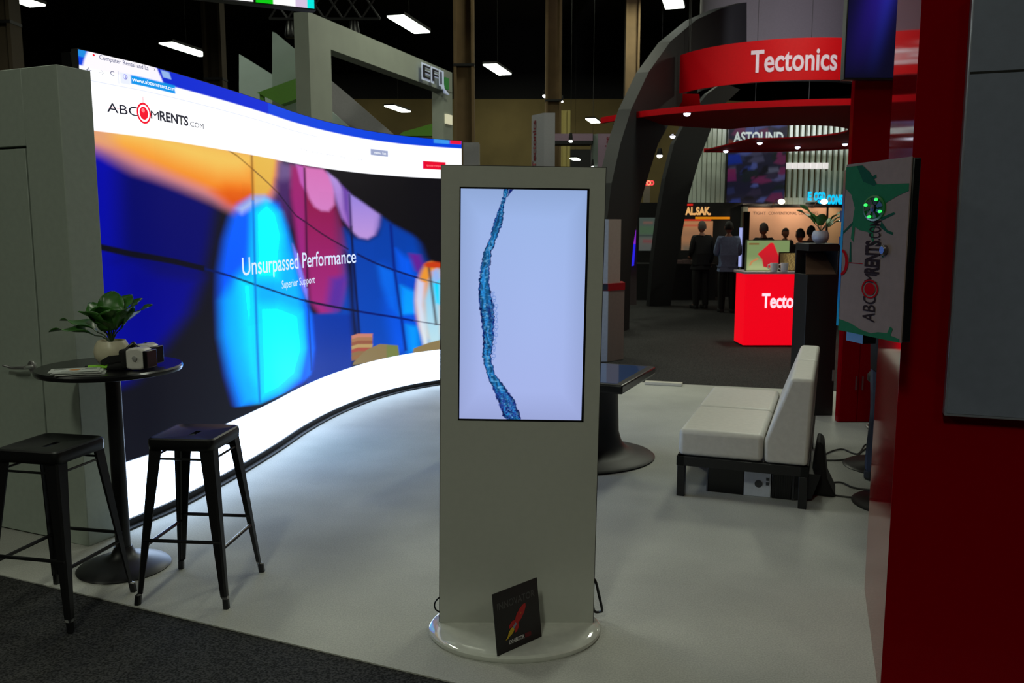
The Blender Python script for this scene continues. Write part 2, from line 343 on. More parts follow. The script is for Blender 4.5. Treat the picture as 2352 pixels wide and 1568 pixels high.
CONTENT=[
((0,4,175),(0,10,160),0.06,[(-0.018,2.193),(0.403,1.994),(0.336,1.105),(0.03,0.805),(-0.072,0.823)]),
((2,4,100),(0,4,105),0.05,[(0.209,2.123),(1.154,1.813),(1.069,1.588),(0.955,1.369),(0.176,1.51)]),
((0,3,130),(0,3,150),0.08,[(0.16,1.51),(0.955,1.369),(0.789,1.162),(0.53,1.005),(0.218,0.821),(0.015,0.807)]),
((0,20,150),(0,20,150),0.05,[(-0.072,0.823),(-0.009,0.884),(0.065,0.871),(0.039,0.73),(-0.02,0.742)]),
((16,17,28),(16,17,28),0.06,[(1.154,1.813),(0.955,1.369),(0.789,1.162),(0.53,1.005),(0.218,0.821),(0.089,0.794),(0.003,0.074),(1.025,0.327),(1.394,0.41),(1.23,0.702),(1.126,0.983),(1.113,1.216),(1.142,1.415),(1.256,1.671),(1.355,1.759),(1.269,1.815)]),
((200,130,150),(200,130,150),0.05,[(-0.015,2.227),(1.19,2.221),(2.176,2.212),(2.151,1.964),(1.897,1.828),(1.515,1.76),(1.104,1.862),(0.674,1.948),(0.371,2.004),(0.16,2.082),(-0.023,2.126)]),
((247,165,60),(245,125,20),0.05,[(-0.015,2.227),(1.19,2.221),(2.157,2.21),(2.103,2.028),(1.853,1.858),(1.521,1.826),(1.109,1.918),(0.678,1.997),(0.375,2.065),(0.164,2.131),(-0.019,2.182)]),
((243,205,100),(247,190,85),0.09,[(0.099,2.239),(1.19,2.221),(1.839,2.202),(1.542,2.06),(1.174,2.038),(0.776,2.093),(0.417,2.165),(0.139,2.198)]),
((238,110,15),(215,70,10),0.05,[(1.109,1.924),(1.283,1.973),(1.602,1.973),(1.816,1.951),(1.699,1.879),(1.423,1.824),(1.272,1.844)]),
((225,160,120),(225,160,120),0.04,[(-0.015,2.227),(0.2,2.215),(0.165,2.143),(-0.02,2.171)]),
((235,190,80),(230,175,70),0.02,[(1.71,2.237),(2.103,2.206),(2.012,1.991),(1.809,1.873),(1.677,1.869)]),
((110,85,140),(110,85,140),0.04,[(2.173,2.189),(2.538,2.187),(2.452,2.011),(2.118,1.996)]),
((70,35,100),(70,35,100),0.05,[(2.123,2.045),(2.458,2.079),(2.387,1.7),(2.225,1.767),(2.052,1.863)]),
((160,32,105),(155,35,140),0.03,[(2.431,2.18),(2.76,2.185),(2.677,1.121),(2.546,1.417),(2.458,1.769),(2.409,1.94)]),
((140,14,50),(165,40,130),0.03,[(2.734,2.183),(3.302,1.894),(3.45,1.541),(3.521,1.299),(3.419,0.982),(3.244,0.91),(2.939,0.941),(2.738,1.079),(2.684,1.556)]),
((110,30,75),(120,50,130),0.04,[(3.301,1.874),(3.491,1.541),(3.558,1.215),(3.39,1.225),(3.298,1.544)]),
((90,45,160),(90,45,160),0.05,[(3.178,1.237),(3.535,1.257),(3.419,0.982),(3.244,0.91),(3.077,1.012)]),
((196,90,185),(196,90,185),0.015,[(2.539,2.194),(2.716,2.189),(2.718,1.987),(2.616,2.053)]),
((215,115,185),(215,130,200),0.02,[(2.716,2.189),(3.085,2.195),(3.273,2.123),(3.308,2.009),(3.285,1.893),(3.172,1.833),(3.027,1.835),(2.888,1.869),(2.786,1.935),(2.721,2.022)]),
((180,150,225),(160,100,200),0.02,[(3.168,2.174),(3.356,2.119),(3.476,2.035),(3.557,1.999),(3.566,1.692),(3.421,1.779),(3.32,1.925),(3.269,2.046)]),
((110,70,170),(110,70,170),0.02,[(3.437,2.073),(3.582,2.02),(3.559,1.72),(3.467,1.858)]),
((150,130,220),(190,150,220),0.02,[(3.581,2.0),(3.872,1.928),(4.124,1.819),(4.099,1.7),(4.024,1.615),(3.896,1.575),(3.74,1.593),(3.605,1.66)]),
((0,60,165),(0,75,195),0.04,[(3.457,1.68),(3.635,1.599),(3.895,1.567),(4.045,1.615),(4.13,1.806),(4.674,1.588),(4.758,1.337),(4.812,1.059),(4.956,0.912),(4.947,0.25),(2.587,0.58),(2.66,0.902),(2.938,0.929),(3.331,0.93),(3.498,1.178)]),
((0,55,170),(0,50,160),0.02,[(2.647,0.977),(3.583,0.877),(3.535,0.269),(2.597,0.356)]),
((0,70,195),(0,90,240),0.05,[(4.144,1.356),(4.666,1.158),(4.682,0.419),(4.291,0.418),(4.163,0.832)]),
((0,105,235),(0,100,235),0.03,[(4.05,1.338),(4.335,1.24),(4.35,0.816),(4.235,0.892),(4.101,1.142)]),
((0,90,240),(0,90,240),0.03,[(4.341,1.481),(4.579,1.342),(4.636,1.159),(4.382,1.238)]),
((0,150,250),(0,160,255),0.03,[(4.412,1.103),(4.633,1.022),(4.647,0.792),(4.418,0.801)]),
((0,150,245),(0,150,245),0.03,[(4.482,0.692),(4.669,0.652),(4.682,0.396),(4.514,0.391)]),
((100,30,150),(100,30,150),0.02,[(4.549,1.424),(4.7,1.406),(4.74,1.314),(4.679,1.225),(4.638,1.25)]),
((8,10,40),(8,10,40),0.03,[(3.446,1.482),(3.624,1.375),(3.629,0.964),(3.764,0.316),(3.599,0.342),(3.516,1.218)]),
((235,150,50),(235,150,50),0.02,[(5.063,0.906),(5.057,0.812),(5.041,0.722),(5.015,0.643),(4.981,0.578),(4.939,0.531),(4.893,0.503),(4.844,0.497),(4.796,0.512),(4.75,0.547),(4.709,0.601),(4.675,0.67),(4.65,0.751),(4.635,0.839),(4.632,0.931),(4.639,1.022),(4.657,1.108),(4.685,1.185),(4.721,1.248),(4.763,1.296),(4.809,1.325),(4.857,1.334),(4.905,1.322),(4.95,1.29),(4.989,1.239),(5.021,1.172),(5.045,1.091),(5.059,1.001)]),
((205,205,240),(225,235,235),0.015,[(4.654,1.158),(4.754,1.108),(4.732,0.879),(4.776,0.69),(4.801,0.407),(4.725,0.461),(4.669,0.675),(4.632,0.931)]),
((120,200,240),(190,225,235),0.02,[(4.831,1.151),(4.961,1.248),(4.978,0.438),(4.802,0.454),(4.753,0.692),(4.745,0.924)]),
((0,215,250),(0,215,250),0.02,[(4.859,1.103),(4.971,1.145),(4.967,0.864),(4.897,0.892)]),
((150,180,240),(150,180,240),0.02,[(4.844,1.219),(4.926,1.263),(4.971,1.145),(4.889,1.111)]),
((0,100,250),(0,70,250),0.035,[(1.301,0.445),(1.183,0.71),(1.115,0.985),(1.113,1.216),(1.142,1.415),(1.222,1.614),(1.324,1.758),(1.458,1.849),(1.666,1.909),(1.889,1.916),(2.142,1.872),(2.312,1.7),(2.473,1.42),(2.634,1.161),(2.761,0.891),(2.799,0.661),(2.729,0.483),(2.527,0.406),(1.998,0.383)]),
((170,190,240),(170,190,240),0.03,[(1.423,1.824),(1.666,1.909),(1.874,1.922),(1.968,1.887),(1.696,1.848),(1.485,1.79)]),
((0,185,250),(0,180,250),0.05,[(1.694,1.83),(1.902,1.885),(2.181,1.8),(2.347,1.563),(2.507,1.277),(2.62,0.98),(2.651,0.682),(2.484,0.451),(2.091,0.399),(1.604,0.429),(1.373,0.461),(1.26,0.697),(1.166,0.978),(1.181,1.211),(1.349,1.346),(1.59,1.455)]),
((0,250,250),(0,240,250),0.06,[(1.698,1.793),(1.901,1.872),(2.09,1.799),(2.193,1.633),(2.087,1.302),(1.656,1.328)]),
((0,240,248),(0,245,245),0.07,[(1.668,1.138),(2.067,1.102),(2.529,0.989),(2.578,0.692),(2.393,0.503),(2.004,0.45),(1.679,0.447)]),
((0,240,245),(0,220,250),0.05,[(1.424,1.326),(1.625,1.298),(1.651,0.95),(1.617,0.572),(1.518,0.653),(1.434,0.853),(1.423,1.099)]),
((0,110,250),(0,110,250),0.02,[(2.625,1.052),(2.766,0.965),(2.799,0.661),(2.708,0.449),(2.556,0.42),(2.651,0.682)]),
((130,130,250),(130,130,250),0.015,[(2.412,1.562),(2.498,1.49),(2.691,1.175),(2.683,1.084),(2.582,1.2),(2.47,1.385)]),
((10,10,25),(10,10,25),0.006,[(-0.051,1.632),(0.273,1.566),(0.635,1.51),(0.961,1.451),(0.961,1.415),(0.635,1.474),(0.273,1.53),(-0.051,1.597)]),
((0,20,90),(0,20,90),0.006,[(0.961,1.44),(1.289,1.374),(1.681,1.286),(2.167,1.185),(2.628,1.095),(2.628,1.081),(2.167,1.171),(1.681,1.272),(1.289,1.36),(0.961,1.426)]),
((10,14,50),(10,14,50),0.006,[(2.628,1.098),(3.163,1.003),(3.708,0.905),(3.708,0.885),(3.163,0.983),(2.628,1.078)]),
((0,20,110),(0,20,110),0.006,[(3.708,0.905),(4.267,0.802),(4.597,0.733),(4.597,0.713),(4.267,0.782),(3.708,0.885)]),
((60,60,90),(60,60,90),0.006,[(4.597,0.728),(4.964,0.653),(4.964,0.643),(4.597,0.718)]),
((110,70,20),(110,70,20),0.006,[(1.305,2.215),(1.455,2.182),(1.684,2.109),(1.684,2.101),(1.455,2.174),(1.305,2.207)]),
((90,50,40),(90,50,40),0.006,[(1.684,2.11),(1.9,2.039),(2.15,1.956),(2.15,1.946),(1.9,2.029),(1.684,2.1)]),
((30,15,50),(30,15,50),0.006,[(2.15,1.958),(2.328,1.877),(2.505,1.794),(2.725,1.736),(3.031,1.643),(3.324,1.559),(3.531,1.499),(3.531,1.485),(3.324,1.545),(3.031,1.629),(2.725,1.722),(2.505,1.78),(2.328,1.863),(2.15,1.944)]),
((5,20,90),(5,20,90),0.006,[(3.693,1.453),(3.999,1.359),(4.315,1.273),(4.666,1.177),(4.666,1.157),(4.315,1.253),(3.999,1.339),(3.693,1.433)]),
((90,90,90),(90,90,90),0.006,[(4.666,1.173),(4.97,1.095),(4.97,1.083),(4.666,1.161)]),
((150,100,30),(150,100,30),0.01,[(1.665,2.22),(1.656,1.884),(1.686,1.884),(1.695,2.22)]),
((0,120,230),(0,120,230),0.01,[(1.653,1.884),(1.638,1.328),(1.631,0.854),(1.636,0.419),(1.671,0.419),(1.667,0.854),(1.673,1.328),(1.689,1.884)]),
((70,10,60),(70,10,60),0.01,[(2.689,2.181),(2.692,1.772),(2.675,1.193),(2.71,1.193),(2.728,1.772),(2.724,2.181)]),
((0,60,170),(0,60,170),0.01,[(2.684,1.046),(2.714,0.483),(2.744,0.483),(2.714,1.046)]),
((60,40,110),(60,40,110),0.01,[(3.558,1.999),(3.576,1.7),(3.606,1.7),(3.588,1.999)]),
((4,12,60),(4,12,60),0.01,[(3.571,1.7),(3.604,1.375),(3.663,0.876),(3.684,0.622),(3.724,0.622),(3.703,0.876),(3.644,1.375),(3.611,1.7)]),
((0,30,130),(0,30,130),0.01,[(4.253,1.722),(4.296,1.306),(4.397,0.765),(4.455,0.418),(4.495,0.418),(4.437,0.765),(4.336,1.306),(4.293,1.722)]),
((70,60,60),(70,60,60),0.01,[(4.795,1.312),(4.827,1.104),(4.891,0.652),(4.921,0.652),(4.857,1.104),(4.825,1.312)]),
((13,11,16),(13,11,16),0.02,[(3.053,2.222),(3.357,2.127),(3.558,2.027),(4.089,1.827),(4.294,1.735),(4.585,1.633),(4.743,1.519),(4.817,1.381),(4.961,1.275),(5.127,1.139),(5.355,1.035),(5.366,2.353)]),
((200,60,20),(200,60,20),0.015,[(5.006,1.293),(5.003,1.286),(4.994,1.279),(4.979,1.273),(4.959,1.269),(4.935,1.266),(4.908,1.264),(4.879,1.264),(4.851,1.266),(4.824,1.269),(4.799,1.274),(4.779,1.279),(4.764,1.286),(4.755,1.293),(4.751,1.3),(4.755,1.307),(4.764,1.314),(4.78,1.319),(4.8,1.324),(4.825,1.327),(4.852,1.329),(4.88,1.329),(4.909,1.327),(4.936,1.324),(4.96,1.319),(4.98,1.314),(4.994,1.307),(5.003,1.3)]),
((16,17,28),(16,17,28),0.01,[(0.02,0.293),(0.059,0.799),(0.214,0.772),(1.271,0.467),(1.676,0.405),(2.479,0.397),(2.186,0.381),(1.263,0.377),(0.283,0.374)]),
((200,130,110),(200,130,110),0.006,[(3.548,0.679),(3.674,0.685),(3.944,0.654),(3.934,0.616),(3.554,0.641)]),
((170,120,85),(170,120,85),0.006,[(3.546,0.646),(3.672,0.651),(3.942,0.619),(3.933,0.581),(3.553,0.608)]),
((150,90,65),(150,90,65),0.006,[(3.544,0.613),(3.671,0.618),(3.941,0.585),(3.932,0.547),(3.551,0.575)]),
((185,155,100),(185,155,100),0.006,[(3.543,0.58),(3.669,0.584),(3.94,0.55),(3.93,0.512),(3.549,0.542)]),
((170,80,65),(170,80,65),0.006,[(3.541,0.547),(3.668,0.551),(3.938,0.516),(3.929,0.478),(3.548,0.509)]),
((140,110,70),(140,110,70),0.006,[(3.539,0.514),(3.666,0.517),(3.937,0.481),(3.928,0.443),(3.546,0.476)]),
((150,105,65),(150,105,65),0.006,[(3.538,0.481),(3.664,0.484),(3.936,0.447),(3.927,0.409),(3.544,0.443)]),
((140,122,82),(140,122,82),0.006,[(3.559,0.399),(3.577,0.421),(3.829,0.508),(4.059,0.536),(4.188,0.516),(4.183,0.342)]),
((120,130,70),(120,130,70),0.006,[(4.174,0.517),(4.355,0.487),(4.379,0.362),(4.169,0.353)]),
((140,122,82),(140,122,82),0.006,[(4.577,0.374),(4.591,0.428),(4.802,0.468),(4.962,0.487),(4.96,0.335)]),
((1000,0,0),(1000,0,0),0.004,[(-0.1,-0.1),(5.26,-0.1),(5.26,0.378),(-0.1,0.378)]),
((999,0,0),(999,0,0),0.004,[(-0.1,2.203),(5.36,2.203),(5.36,2.7),(-0.1,2.7)]),
((0,66,224),(0,66,224),0.006,[(-0.1,2.525),(5.36,2.525),(5.36,2.7),(-0.1,2.7)]),
((0,40,214),(0,40,214),0.006,[(0.5,2.525),(2.0,2.525),(2.0,2.7),(0.5,2.7)]),
((30,140,225),(30,140,225),0.004,[(-0.1,2.57),(0.05,2.57),(0.05,2.7),(-0.1,2.7)]),
((998,0,0),(998,0,0),0.004,[(0.02,2.52),(0.035,2.56),(0.062,2.61),(0.56,2.61),(0.6,2.557),(0.625,2.52)]),
((150,185,240),(150,185,240),0.003,[(0.6,2.6),(0.68,2.6),(0.7,2.562),(0.62,2.562)]),
((0,150,235),(0,150,235),0.003,[(0.345,2.484),(0.735,2.484),(0.735,2.532),(0.345,2.532)]),
((160,170,200),(160,170,200),0.001,[(-0.1,2.455),(3.0,2.455),(3.0,2.459),(-0.1,2.459)]),
((190,195,215),(190,195,215),0.001,[(0.26,2.47),(0.264,2.47),(0.264,2.54),(0.26,2.54)]),
((235,240,250),(235,240,250),0.003,[(0.27,2.475),(0.343,2.475),(0.343,2.535),(0.27,2.535)]),
((160,170,205),(160,170,205),0.003,[(3.972,2.383),(4.254,2.383),(4.254,2.441),(3.972,2.441)]),
((235,0,45),(235,0,45),0.003,[(4.752,2.293),(5.053,2.293),(5.053,2.374),(4.752,2.374)]),
((60,150,235),(60,150,235),0.003,[(4.9,2.565),(5.1,2.565),(5.1,2.61),(4.9,2.61)]),
((230,20,60),(230,20,60),0.003,[(5.11,2.57),(5.25,2.57),(5.25,2.61),(5.11,2.61)]),
((190,205,240),(190,205,240),0.003,[(5.2,2.25),(5.25,2.25),(5.25,2.34),(5.2,2.34)]),
((15,10,20),(15,10,20),0.003,[(5.2,0.378),(5.36,0.378),(5.36,2.203),(5.2,2.203)]),
]

vw=thing('video_wall','tall S-curved LED video wall showing a bright web page with orange, blue and pink lights','video wall',(0,0,0))
nu,nv=620,560
ss=SL*(np.linspace(0,1,nu)**1.25); zz=np.linspace(.052,2.605,nv)
S_,Z_=np.meshgrid(ss,zz); S_=S_.ravel(); Z_=Z_.ravel()
x,y,z=wallpt(S_,Z_); rgb=paint((13,13,28),CONTENT,S_,Z_,.35)
# cabinet tiles of the LED show as faint brightness steps
tile=(np.sin(np.floor(S_/.5)*12.9+np.floor(Z_/.5)*78.2)*43758.5)%1; rgb*= (0.97+.06*tile)[:,None]
vs_=grid_mesh('led_screen',np.stack([x,y,z],1),nu,nv,rgb,screenmat('led_screen_glow'),vw)
def strip(name,z0,z1,off0,off1,m,parent,s0=0,s1=None,n=160):
    s1=s1 or SL; s=np.linspace(s0,s1,n); a=np.stack(wallpt(s,np.full(n,z0),off0),1); b_=np.stack(wallpt(s,np.full(n,z0),off1),1)
    v=[tuple(p) for p in a]+[tuple(p) for p in b_]+[(p[0],p[1],z1) for p in a]+[(p[0],p[1],z1) for p in b_]; f=[]
    for i in range(n-1):
        f+=[(i,i+1,2*n+i+1,2*n+i),(n+i,3*n+i,3*n+i+1,n+i+1),(2*n+i,2*n+i+1,3*n+i+1,3*n+i),(i,n+i,n+i+1,i+1)]
    f+=[(0,2*n,3*n,n),(n-1,2*n-1,4*n-1,3*n-1)]
    mm=MB(); mm.v=v; mm.f=f; return mm.build(name,m,parent)
strip('plinth',0,.05,.012,-.09,M_blackm,vw); strip('cabinet',.05,2.61,-.006,-.05,M_blackm,vw)
strip('base_ramp',0,.012,.05,-.02,M_blackm,vw)
tm_w=mat('pixel_white',(255,255,255),.5,emit=(250,252,255),es=1.0); tm_k=mat('pixel_black',(12,12,20),.5,emit=(28,28,45),es=1); tm_g=mat('pixel_grey',(120,120,140),.5,emit=(110,112,140),es=1)
tm_l=mat('pixel_lightgrey',(200,200,205),.5,emit=(190,192,200),es=1); tm_r=mat('pixel_red',(230,0,40),.5,emit=(228,0,38),es=1); tm_rl=mat('pixel_pink',(240,120,130),.5,emit=(248,120,130),es=1); tm_m=mat('pixel_lilac',(205,215,245),.5,emit=(205,220,248),es=1)
def wf(off): return lambda X,Z,o=0: [float(q) for q in wallpt(X,Z,off)]
def wt(body,s0,s1,z0,z1,m,bold=0,off=.004): return textmesh(body,wf(off),'screen_text',m,vs_,s0,s1,z0,z1,bold)
wt('Unsurpassed Performance',1.453,3.665,1.362,1.488,tm_m,.004); wt('Superior Support',2.14,2.845,1.222,1.285,tm_m,.0)
wt('Computer Rental and La',.131,.485,2.578,2.601,tm_g,.015); wt('x',.532,.548,2.586,2.604,tm_g,.02); wt('www.abcomrents.com',.352,.728,2.499,2.522,tm_w,.005)
wt('ABC',.163,.388,2.311,2.361,tm_k,.002); wt('M',.484,.556,2.311,2.357,tm_k,.0); wt('RENTS',.563,.848,2.311,2.364,tm_k,.035); wt('.COM',.853,1.02,2.311,2.341,tm_k,.0)
wt('C',.200,.228,2.508,2.530,tm_g,.015); wt('i',.306,.312,2.502,2.526,tm_g,.0)
for a,b2,t in [(2.64,2.77,'home'),(2.86,3.06,'about us'),(3.14,3.3,'services'),(3.4,3.5,'blog'),(3.62,3.82,'contact')]: wt(t,a,b2,2.318,2.336,tm_l,.01)
wt('menu list',4.03,4.22,2.400,2.424,tm_w); wt('quote request',4.80,5.02,2.322,2.345,tm_rl)
def wpoly(name,pts,m,off=.004): 
    mm=MB(); mm.v=[tuple(float(q) for q in wallpt(a,b_,off)) for a,b_ in pts]; mm.f=[tuple(range(len(pts)))]; return mm.build(name,m,vs_,smooth=False)
def wring(s,z,rs,rz,ws,wz,m,name,off=.005,n=40):
    mm=MB()
    for k in range(n):
        a=2*math.pi*k/n
        mm.v.append(tuple(float(q) for q in wallpt(s+rs*math.cos(a),z+rz*math.sin(a),off))); mm.v.append(tuple(float(q) for q in wallpt(s+(rs-ws)*math.cos(a),z+(rz-wz)*math.sin(a),off)))
    mm.f=[(2*k,(2*k+2)%(2*n),(2*k+3)%(2*n),2*k+1) for k in range(n)]; return mm.build(name,m,vs_,smooth=False)
wring(.427,2.334,.056,.058,.012,.011,tm_r,'logo_ring'); 
wpoly('logo_ball',[(.427+.034*math.cos(a),2.334+.036*math.sin(a)) for a in [k*math.pi/12 for k in range(24)]],tm_r)
wpoly('logo_gleam',[(.419+.013*math.cos(a),2.348+.011*math.sin(a)) for a in [k*math.pi/8 for k in range(16)]],tm_rl,.007)
wpoly('logo_cross',[(.16,2.3355),(.50,2.3355),(.50,2.3375),(.16,2.3375)],tm_rl,.003); wpoly('logo_cross',[(.425,2.39),(.429,2.39),(.429,2.425),(.425,2.425)],tm_rl,.003)
wpoly('tab_icon',[(.095+.008*math.cos(a),2.592+.006*math.sin(a)) for a in [k*math.pi/5 for k in range(10)]],tm_r)
for c,sg,m in [(.060,1,tm_g),(.137,-1,tm_l)]:
    wpoly('arrow_icon',[(c-.018*sg,2.5085),(c+.016*sg,2.5085),(c+.016*sg,2.5115),(c-.018*sg,2.5115)],m); wpoly('arrow_icon',[(c-.020*sg,2.510),(c-.004*sg,2.523),(c-.001*sg,2.520),(c-.015*sg,2.510),(c-.001*sg,2.500),(c-.004*sg,2.497)],m)
wring(.303,2.514,.016,.014,.003,.0025,tm_g,'info_icon')
# rigging cable box at the top left of the wall
MB().box(-.05,.05,-.03,.03,0,.10,T(-2.31,4.70,2.50,R(70))).build('rigging_box',M_dark,vw)
# ------------------------------------------------------------------ hanging colour-bar screen (top)
hs=thing('hanging_screen','hanging display cut by the top edge, showing green, white, lilac and cyan bars','hanging screen',(0,0,0))
A=at(722,20,6.66); dv=Vector((-.50,-.25,0)).normalized(); up=Vector((0,0,.75))
Bp=A+dv*1.7
def bars(U,V):
    x=(1-U)*1.7; L=np.zeros((len(U),3))
    edges=[(0,.055,(0,235,225)),(.055,.135,(215,195,225)),(.135,.30,(255,255,255)),(.30,.42,(10,205,20)),(.42,.44,(5,5,5)),(.44,.66,(255,255,255)),(.66,.72,(20,200,20)),(.72,1.0,(60,90,200)),(1.0,1.35,(255,255,255)),(1.35,1.71,(220,60,120))]
    for a,b_,c in edges: L[(x>=a)&(x<b_+1e-6)]=lin(c)
    return L
quad_screen('led_screen',[Bp,A,A+up,Bp+up],180,6,bars,screenmat('led_screen_glow'),hs)
MB().prism([A+Vector((.01,.012,-.01)),Bp+Vector((-.01,.012,-.01)),Bp+up+Vector((-.01,.012,.01)),A+up+Vector((.01,.012,.01))],(-.04,.08,0)).build('cabinet',M_blackm,hs,smooth=False)
for q in (A+dv*.2,A+dv*1.5): MB().tube([q+up+Vector((0,.05,0)),Vector((q.x,q.y+.05,12))],.01,6).build('hanging_wire',M_blackm,hs)
# ------------------------------------------------------------------ high table
TC=(-1.955,4.14)
tb=thing('high_table','round black high table on a pole and dish foot, between the two stools','table',(TC[0],TC[1]+.02,0))
MB().lathe([(.31,0),(.328,.004),(.333,.014),(.333,.022),(.326,.03)],64,M=T(0,-.02,1.0)).build('table_top',mat('black_laminate',(14,14,16),.3,coat=.3),tb)
MB().tube([(0,0,.06),(0,0,1.0)],.036,20).build('pole',M_black,tb)
MB().lathe([(.218,.0),(.222,.006),(.214,.014),(.16,.032),(.10,.05),(.06,.07),(.045,.10),(.042,.11)],56).build('foot',mat('black_powdercoat',(20,20,23),.42),tb)
MB().lathe([(.10,0),(.10,.012),(.04,.03)],24,M=T(0,0,.965)).build('top_plate',M_black,tb)
# plant in bowl
def plant(name,label,loc,leaves,potc,pr,group=None,sc=1):
    t=thing(name,label,'potted plant',loc,0,group)
    MB().lathe([(pr*.55,0),(pr*.80,.02*sc),(pr*.97,pr*.55),(pr,pr*.85),(pr*.94,pr*1.2),(pr*.78,pr*1.5),(pr*.74,pr*1.5),(pr*.72,pr*1.38),(pr*.2,pr*1.36)],40).build('pot',potc,t)
    MB().lathe([(pr*.74,pr*1.34),(pr*.3,pr*1.39)],20).build('soil',mat('soil',(30,24,18),.9),t)
    lm=mat('leaf_green',(52,104,34),.35,var=.35,scale=12); sm=mat('stem_green',(40,60,30),.6)
    for (az,tilt,L,wd) in leaves:
        base=Vector((0,0,pr*1.38)); d=Vector((math.cos(az)*math.sin(tilt),math.sin(az)*math.sin(tilt),math.cos(tilt)))
        st=base+d*L*.32; MB().tube([base,base+d*L*.18+Vector((0,0,.01)),st],[.004*sc,.003*sc,.003*sc],6).build('stem',sm,t)
        side=d.cross(Vector((0,0,1))); side=side.normalized() if side.length>.1 else Vector((1,0,0)); nrm=side.cross(d)
        mm=MB(); n=12; cols=5
        for i in range(n+1):
            u=i/n; w=wd*max(0,math.sin(math.pi*(u*.94+.05)))**.62; c=st+d*(L*.74*u)+nrm*(-.18*L*u*u)+Vector((0,0,-.06*L*u*u))
            for k in range(cols):
                v=(k/(cols-1)-.5)*2; mm.v.append(tuple(c+side*v*w+nrm*(.22*w*v*v+.012*sc*math.sin(u*9+k)*abs(v))))
        for i in range(n):
            for k in range(cols-1): mm.f.append((i*cols+k,i*cols+k+1,(i+1)*cols+k+1,(i+1)*cols+k))
        o=mm.build('leaf',lm,t); so=o.modifiers.new('s','SOLIDIFY'); so.thickness=.0015*sc
    return t
cer=mat('cream_ceramic',(205,198,172),.35)
plant('potted_plant','broad-leaved green plant in a round cream bowl on the black high table',(-1.945,4.15,1.03),
  [(R(188),R(66),.27,.055),(R(172),R(56),.27,.045),(R(150),R(26),.23,.07),(R(265),R(16),.20,.075),(R(235),R(28),.20,.07),(R(100),R(6),.25,.065),(R(300),R(24),.20,.072),(R(20),R(24),.25,.06),(R(-20),R(30),.25,.05),(R(60),R(18),.25,.065),(R(8),R(36),.26,.04),(R(200),R(30),.20,.06)],cer,.082)
# leaflets
pap=mat('glossy_paper',(196,200,196),.4)
for k in range(6):
    o=MB().box(-.105,.105,-.055,.055,0,.0025).build('leaflet',pap,None); o.location=(-1.985+.005*math.sin(k*2.2)-k*.004,3.915+.003*math.cos(k*3),1.03+.003*k); o.rotation_euler=(0,0,R(20+7*math.sin(k*1.9)))
    tag(o,'white printed leaflet in the fanned stack on the black table, '+['bottom one','second from bottom','third from bottom','third from top','second from top','top one'][k],'leaflet','leaflets stacked on the high table')
    if k==5:
        ax=o
        MB().lathe([(.018,0),(.016,.0006)],20,sx=1.3,M=T(.0,.0,.0028)).build('picture',mat('orange_print',(200,130,50),.4),o)
        q=MB(); q.box(-.09,-.04,.02,.028,.0026,.003); q.box(.03,.09,-.005,.002,.0026,.003); q.box(-.05,.02,-.04,-.034,.0026,.003); q.box(.04,.09,.02,.03,.0026,.003); q.build('print',mat('grey_print',(70,80,80),.5),o)
# VR headsets
def headset(label,loc,rz,strapped=True):
    t=thing('vr_headset',label,'VR headset',loc,rz,'VR headsets on the high table')
    # front shell: rounded white visor, opening black (face side -x)
    prof=[(-.05,-.045),(-.02,-.052),(.03,-.05),(.045,-.035),(.047,.02),(.04,.045),(.01,.055),(-.03,.05),(-.05,.04)]
    MB().prism([(a,-.04,b_+.055) for a,b_ in prof],(0,.08,0)).build('visor',mat('white_plastic',(206,204,198),.3),t,bevel=.01,seg=3)
    MB().box(.040,.062,-.044,.044,.012,.095).build('phone_holder',M_dark,t,bevel=.004); MB().box(-.085,-.045,-.045,.045,.008,.10).build('face_pad',mat('black_foam',(12,12,13),.9),t,bevel=.015,seg=3)
    MB().lathe([(.012,0),(.012,.004),(.008,.006)],16,M=T(0,-.044,.06,rx=R(90))).build('focus_wheel',mat('grey_plastic',(150,150,148),.4),t)
    MB().lathe([(.006,0),(.006,.003)],12,M=T(-.005,0,.108)).build('button',M_dark,t)
    q=MB(); 
    pts=[(-.07,-.045,.06),(-.12,-.06,.055),(-.17,-.05,.03),(-.19,0,.02),(-.17,.05,.03),(-.12,.055,.055),(-.07,.045,.06)]
    for i in range(len(pts)-1):
        a=Vector(pts[i]);c=Vector(pts[i+1]); q.add([a+Vector((0,0,-.016)),c+Vector((0,0,-.016)),c+Vector((0,0,.016)),a+Vector((0,0,.016)),a+Vector((.004,0,-.016)),c+Vector((.004,0,-.016)),c+Vector((.004,0,.016)),a+Vector((.004,0,.016))],[(0,1,2,3),(4,7,6,5),(0,4,5,1),(3,2,6,7)])
    q.build('head_strap',mat('black_elastic',(12,12,13),.9),t); return t
headset('white and black VR headset nearer the camera, standing on the black high table',(-1.755,4.02,1.03),R(-8))
headset('white and black VR headset behind the other one on the black high table',(-1.775,4.15,1.031),R(-14))
st=thing('strap_roll','black padded strap bundle with a lime green band lying by the plant bowl','strap',(-1.90,4.0,1.03),R(8))
MB().tube([(-.10,0,.012),(.0,-.005,.013),(.05,-.01,.022),(.10,.02,.03)],[.011,.012,.022,.03],12).build('padding',mat('black_foam',(12,12,13),.9),st)
MB().tube([(-.085,0,.0135),(.01,-.004,.0145)],.0135,12).build('band',mat('lime_plastic',(120,190,20),.4,),st)
MB().prism([(-.03,0,0),(.045,0,0),(.05,0,.05),(.01,0,.095),(-.035,0,.055)],(0,.03,0),T(.085,.085,.03,R(10))).build('face_guard',M_dark,st,bevel=.008)
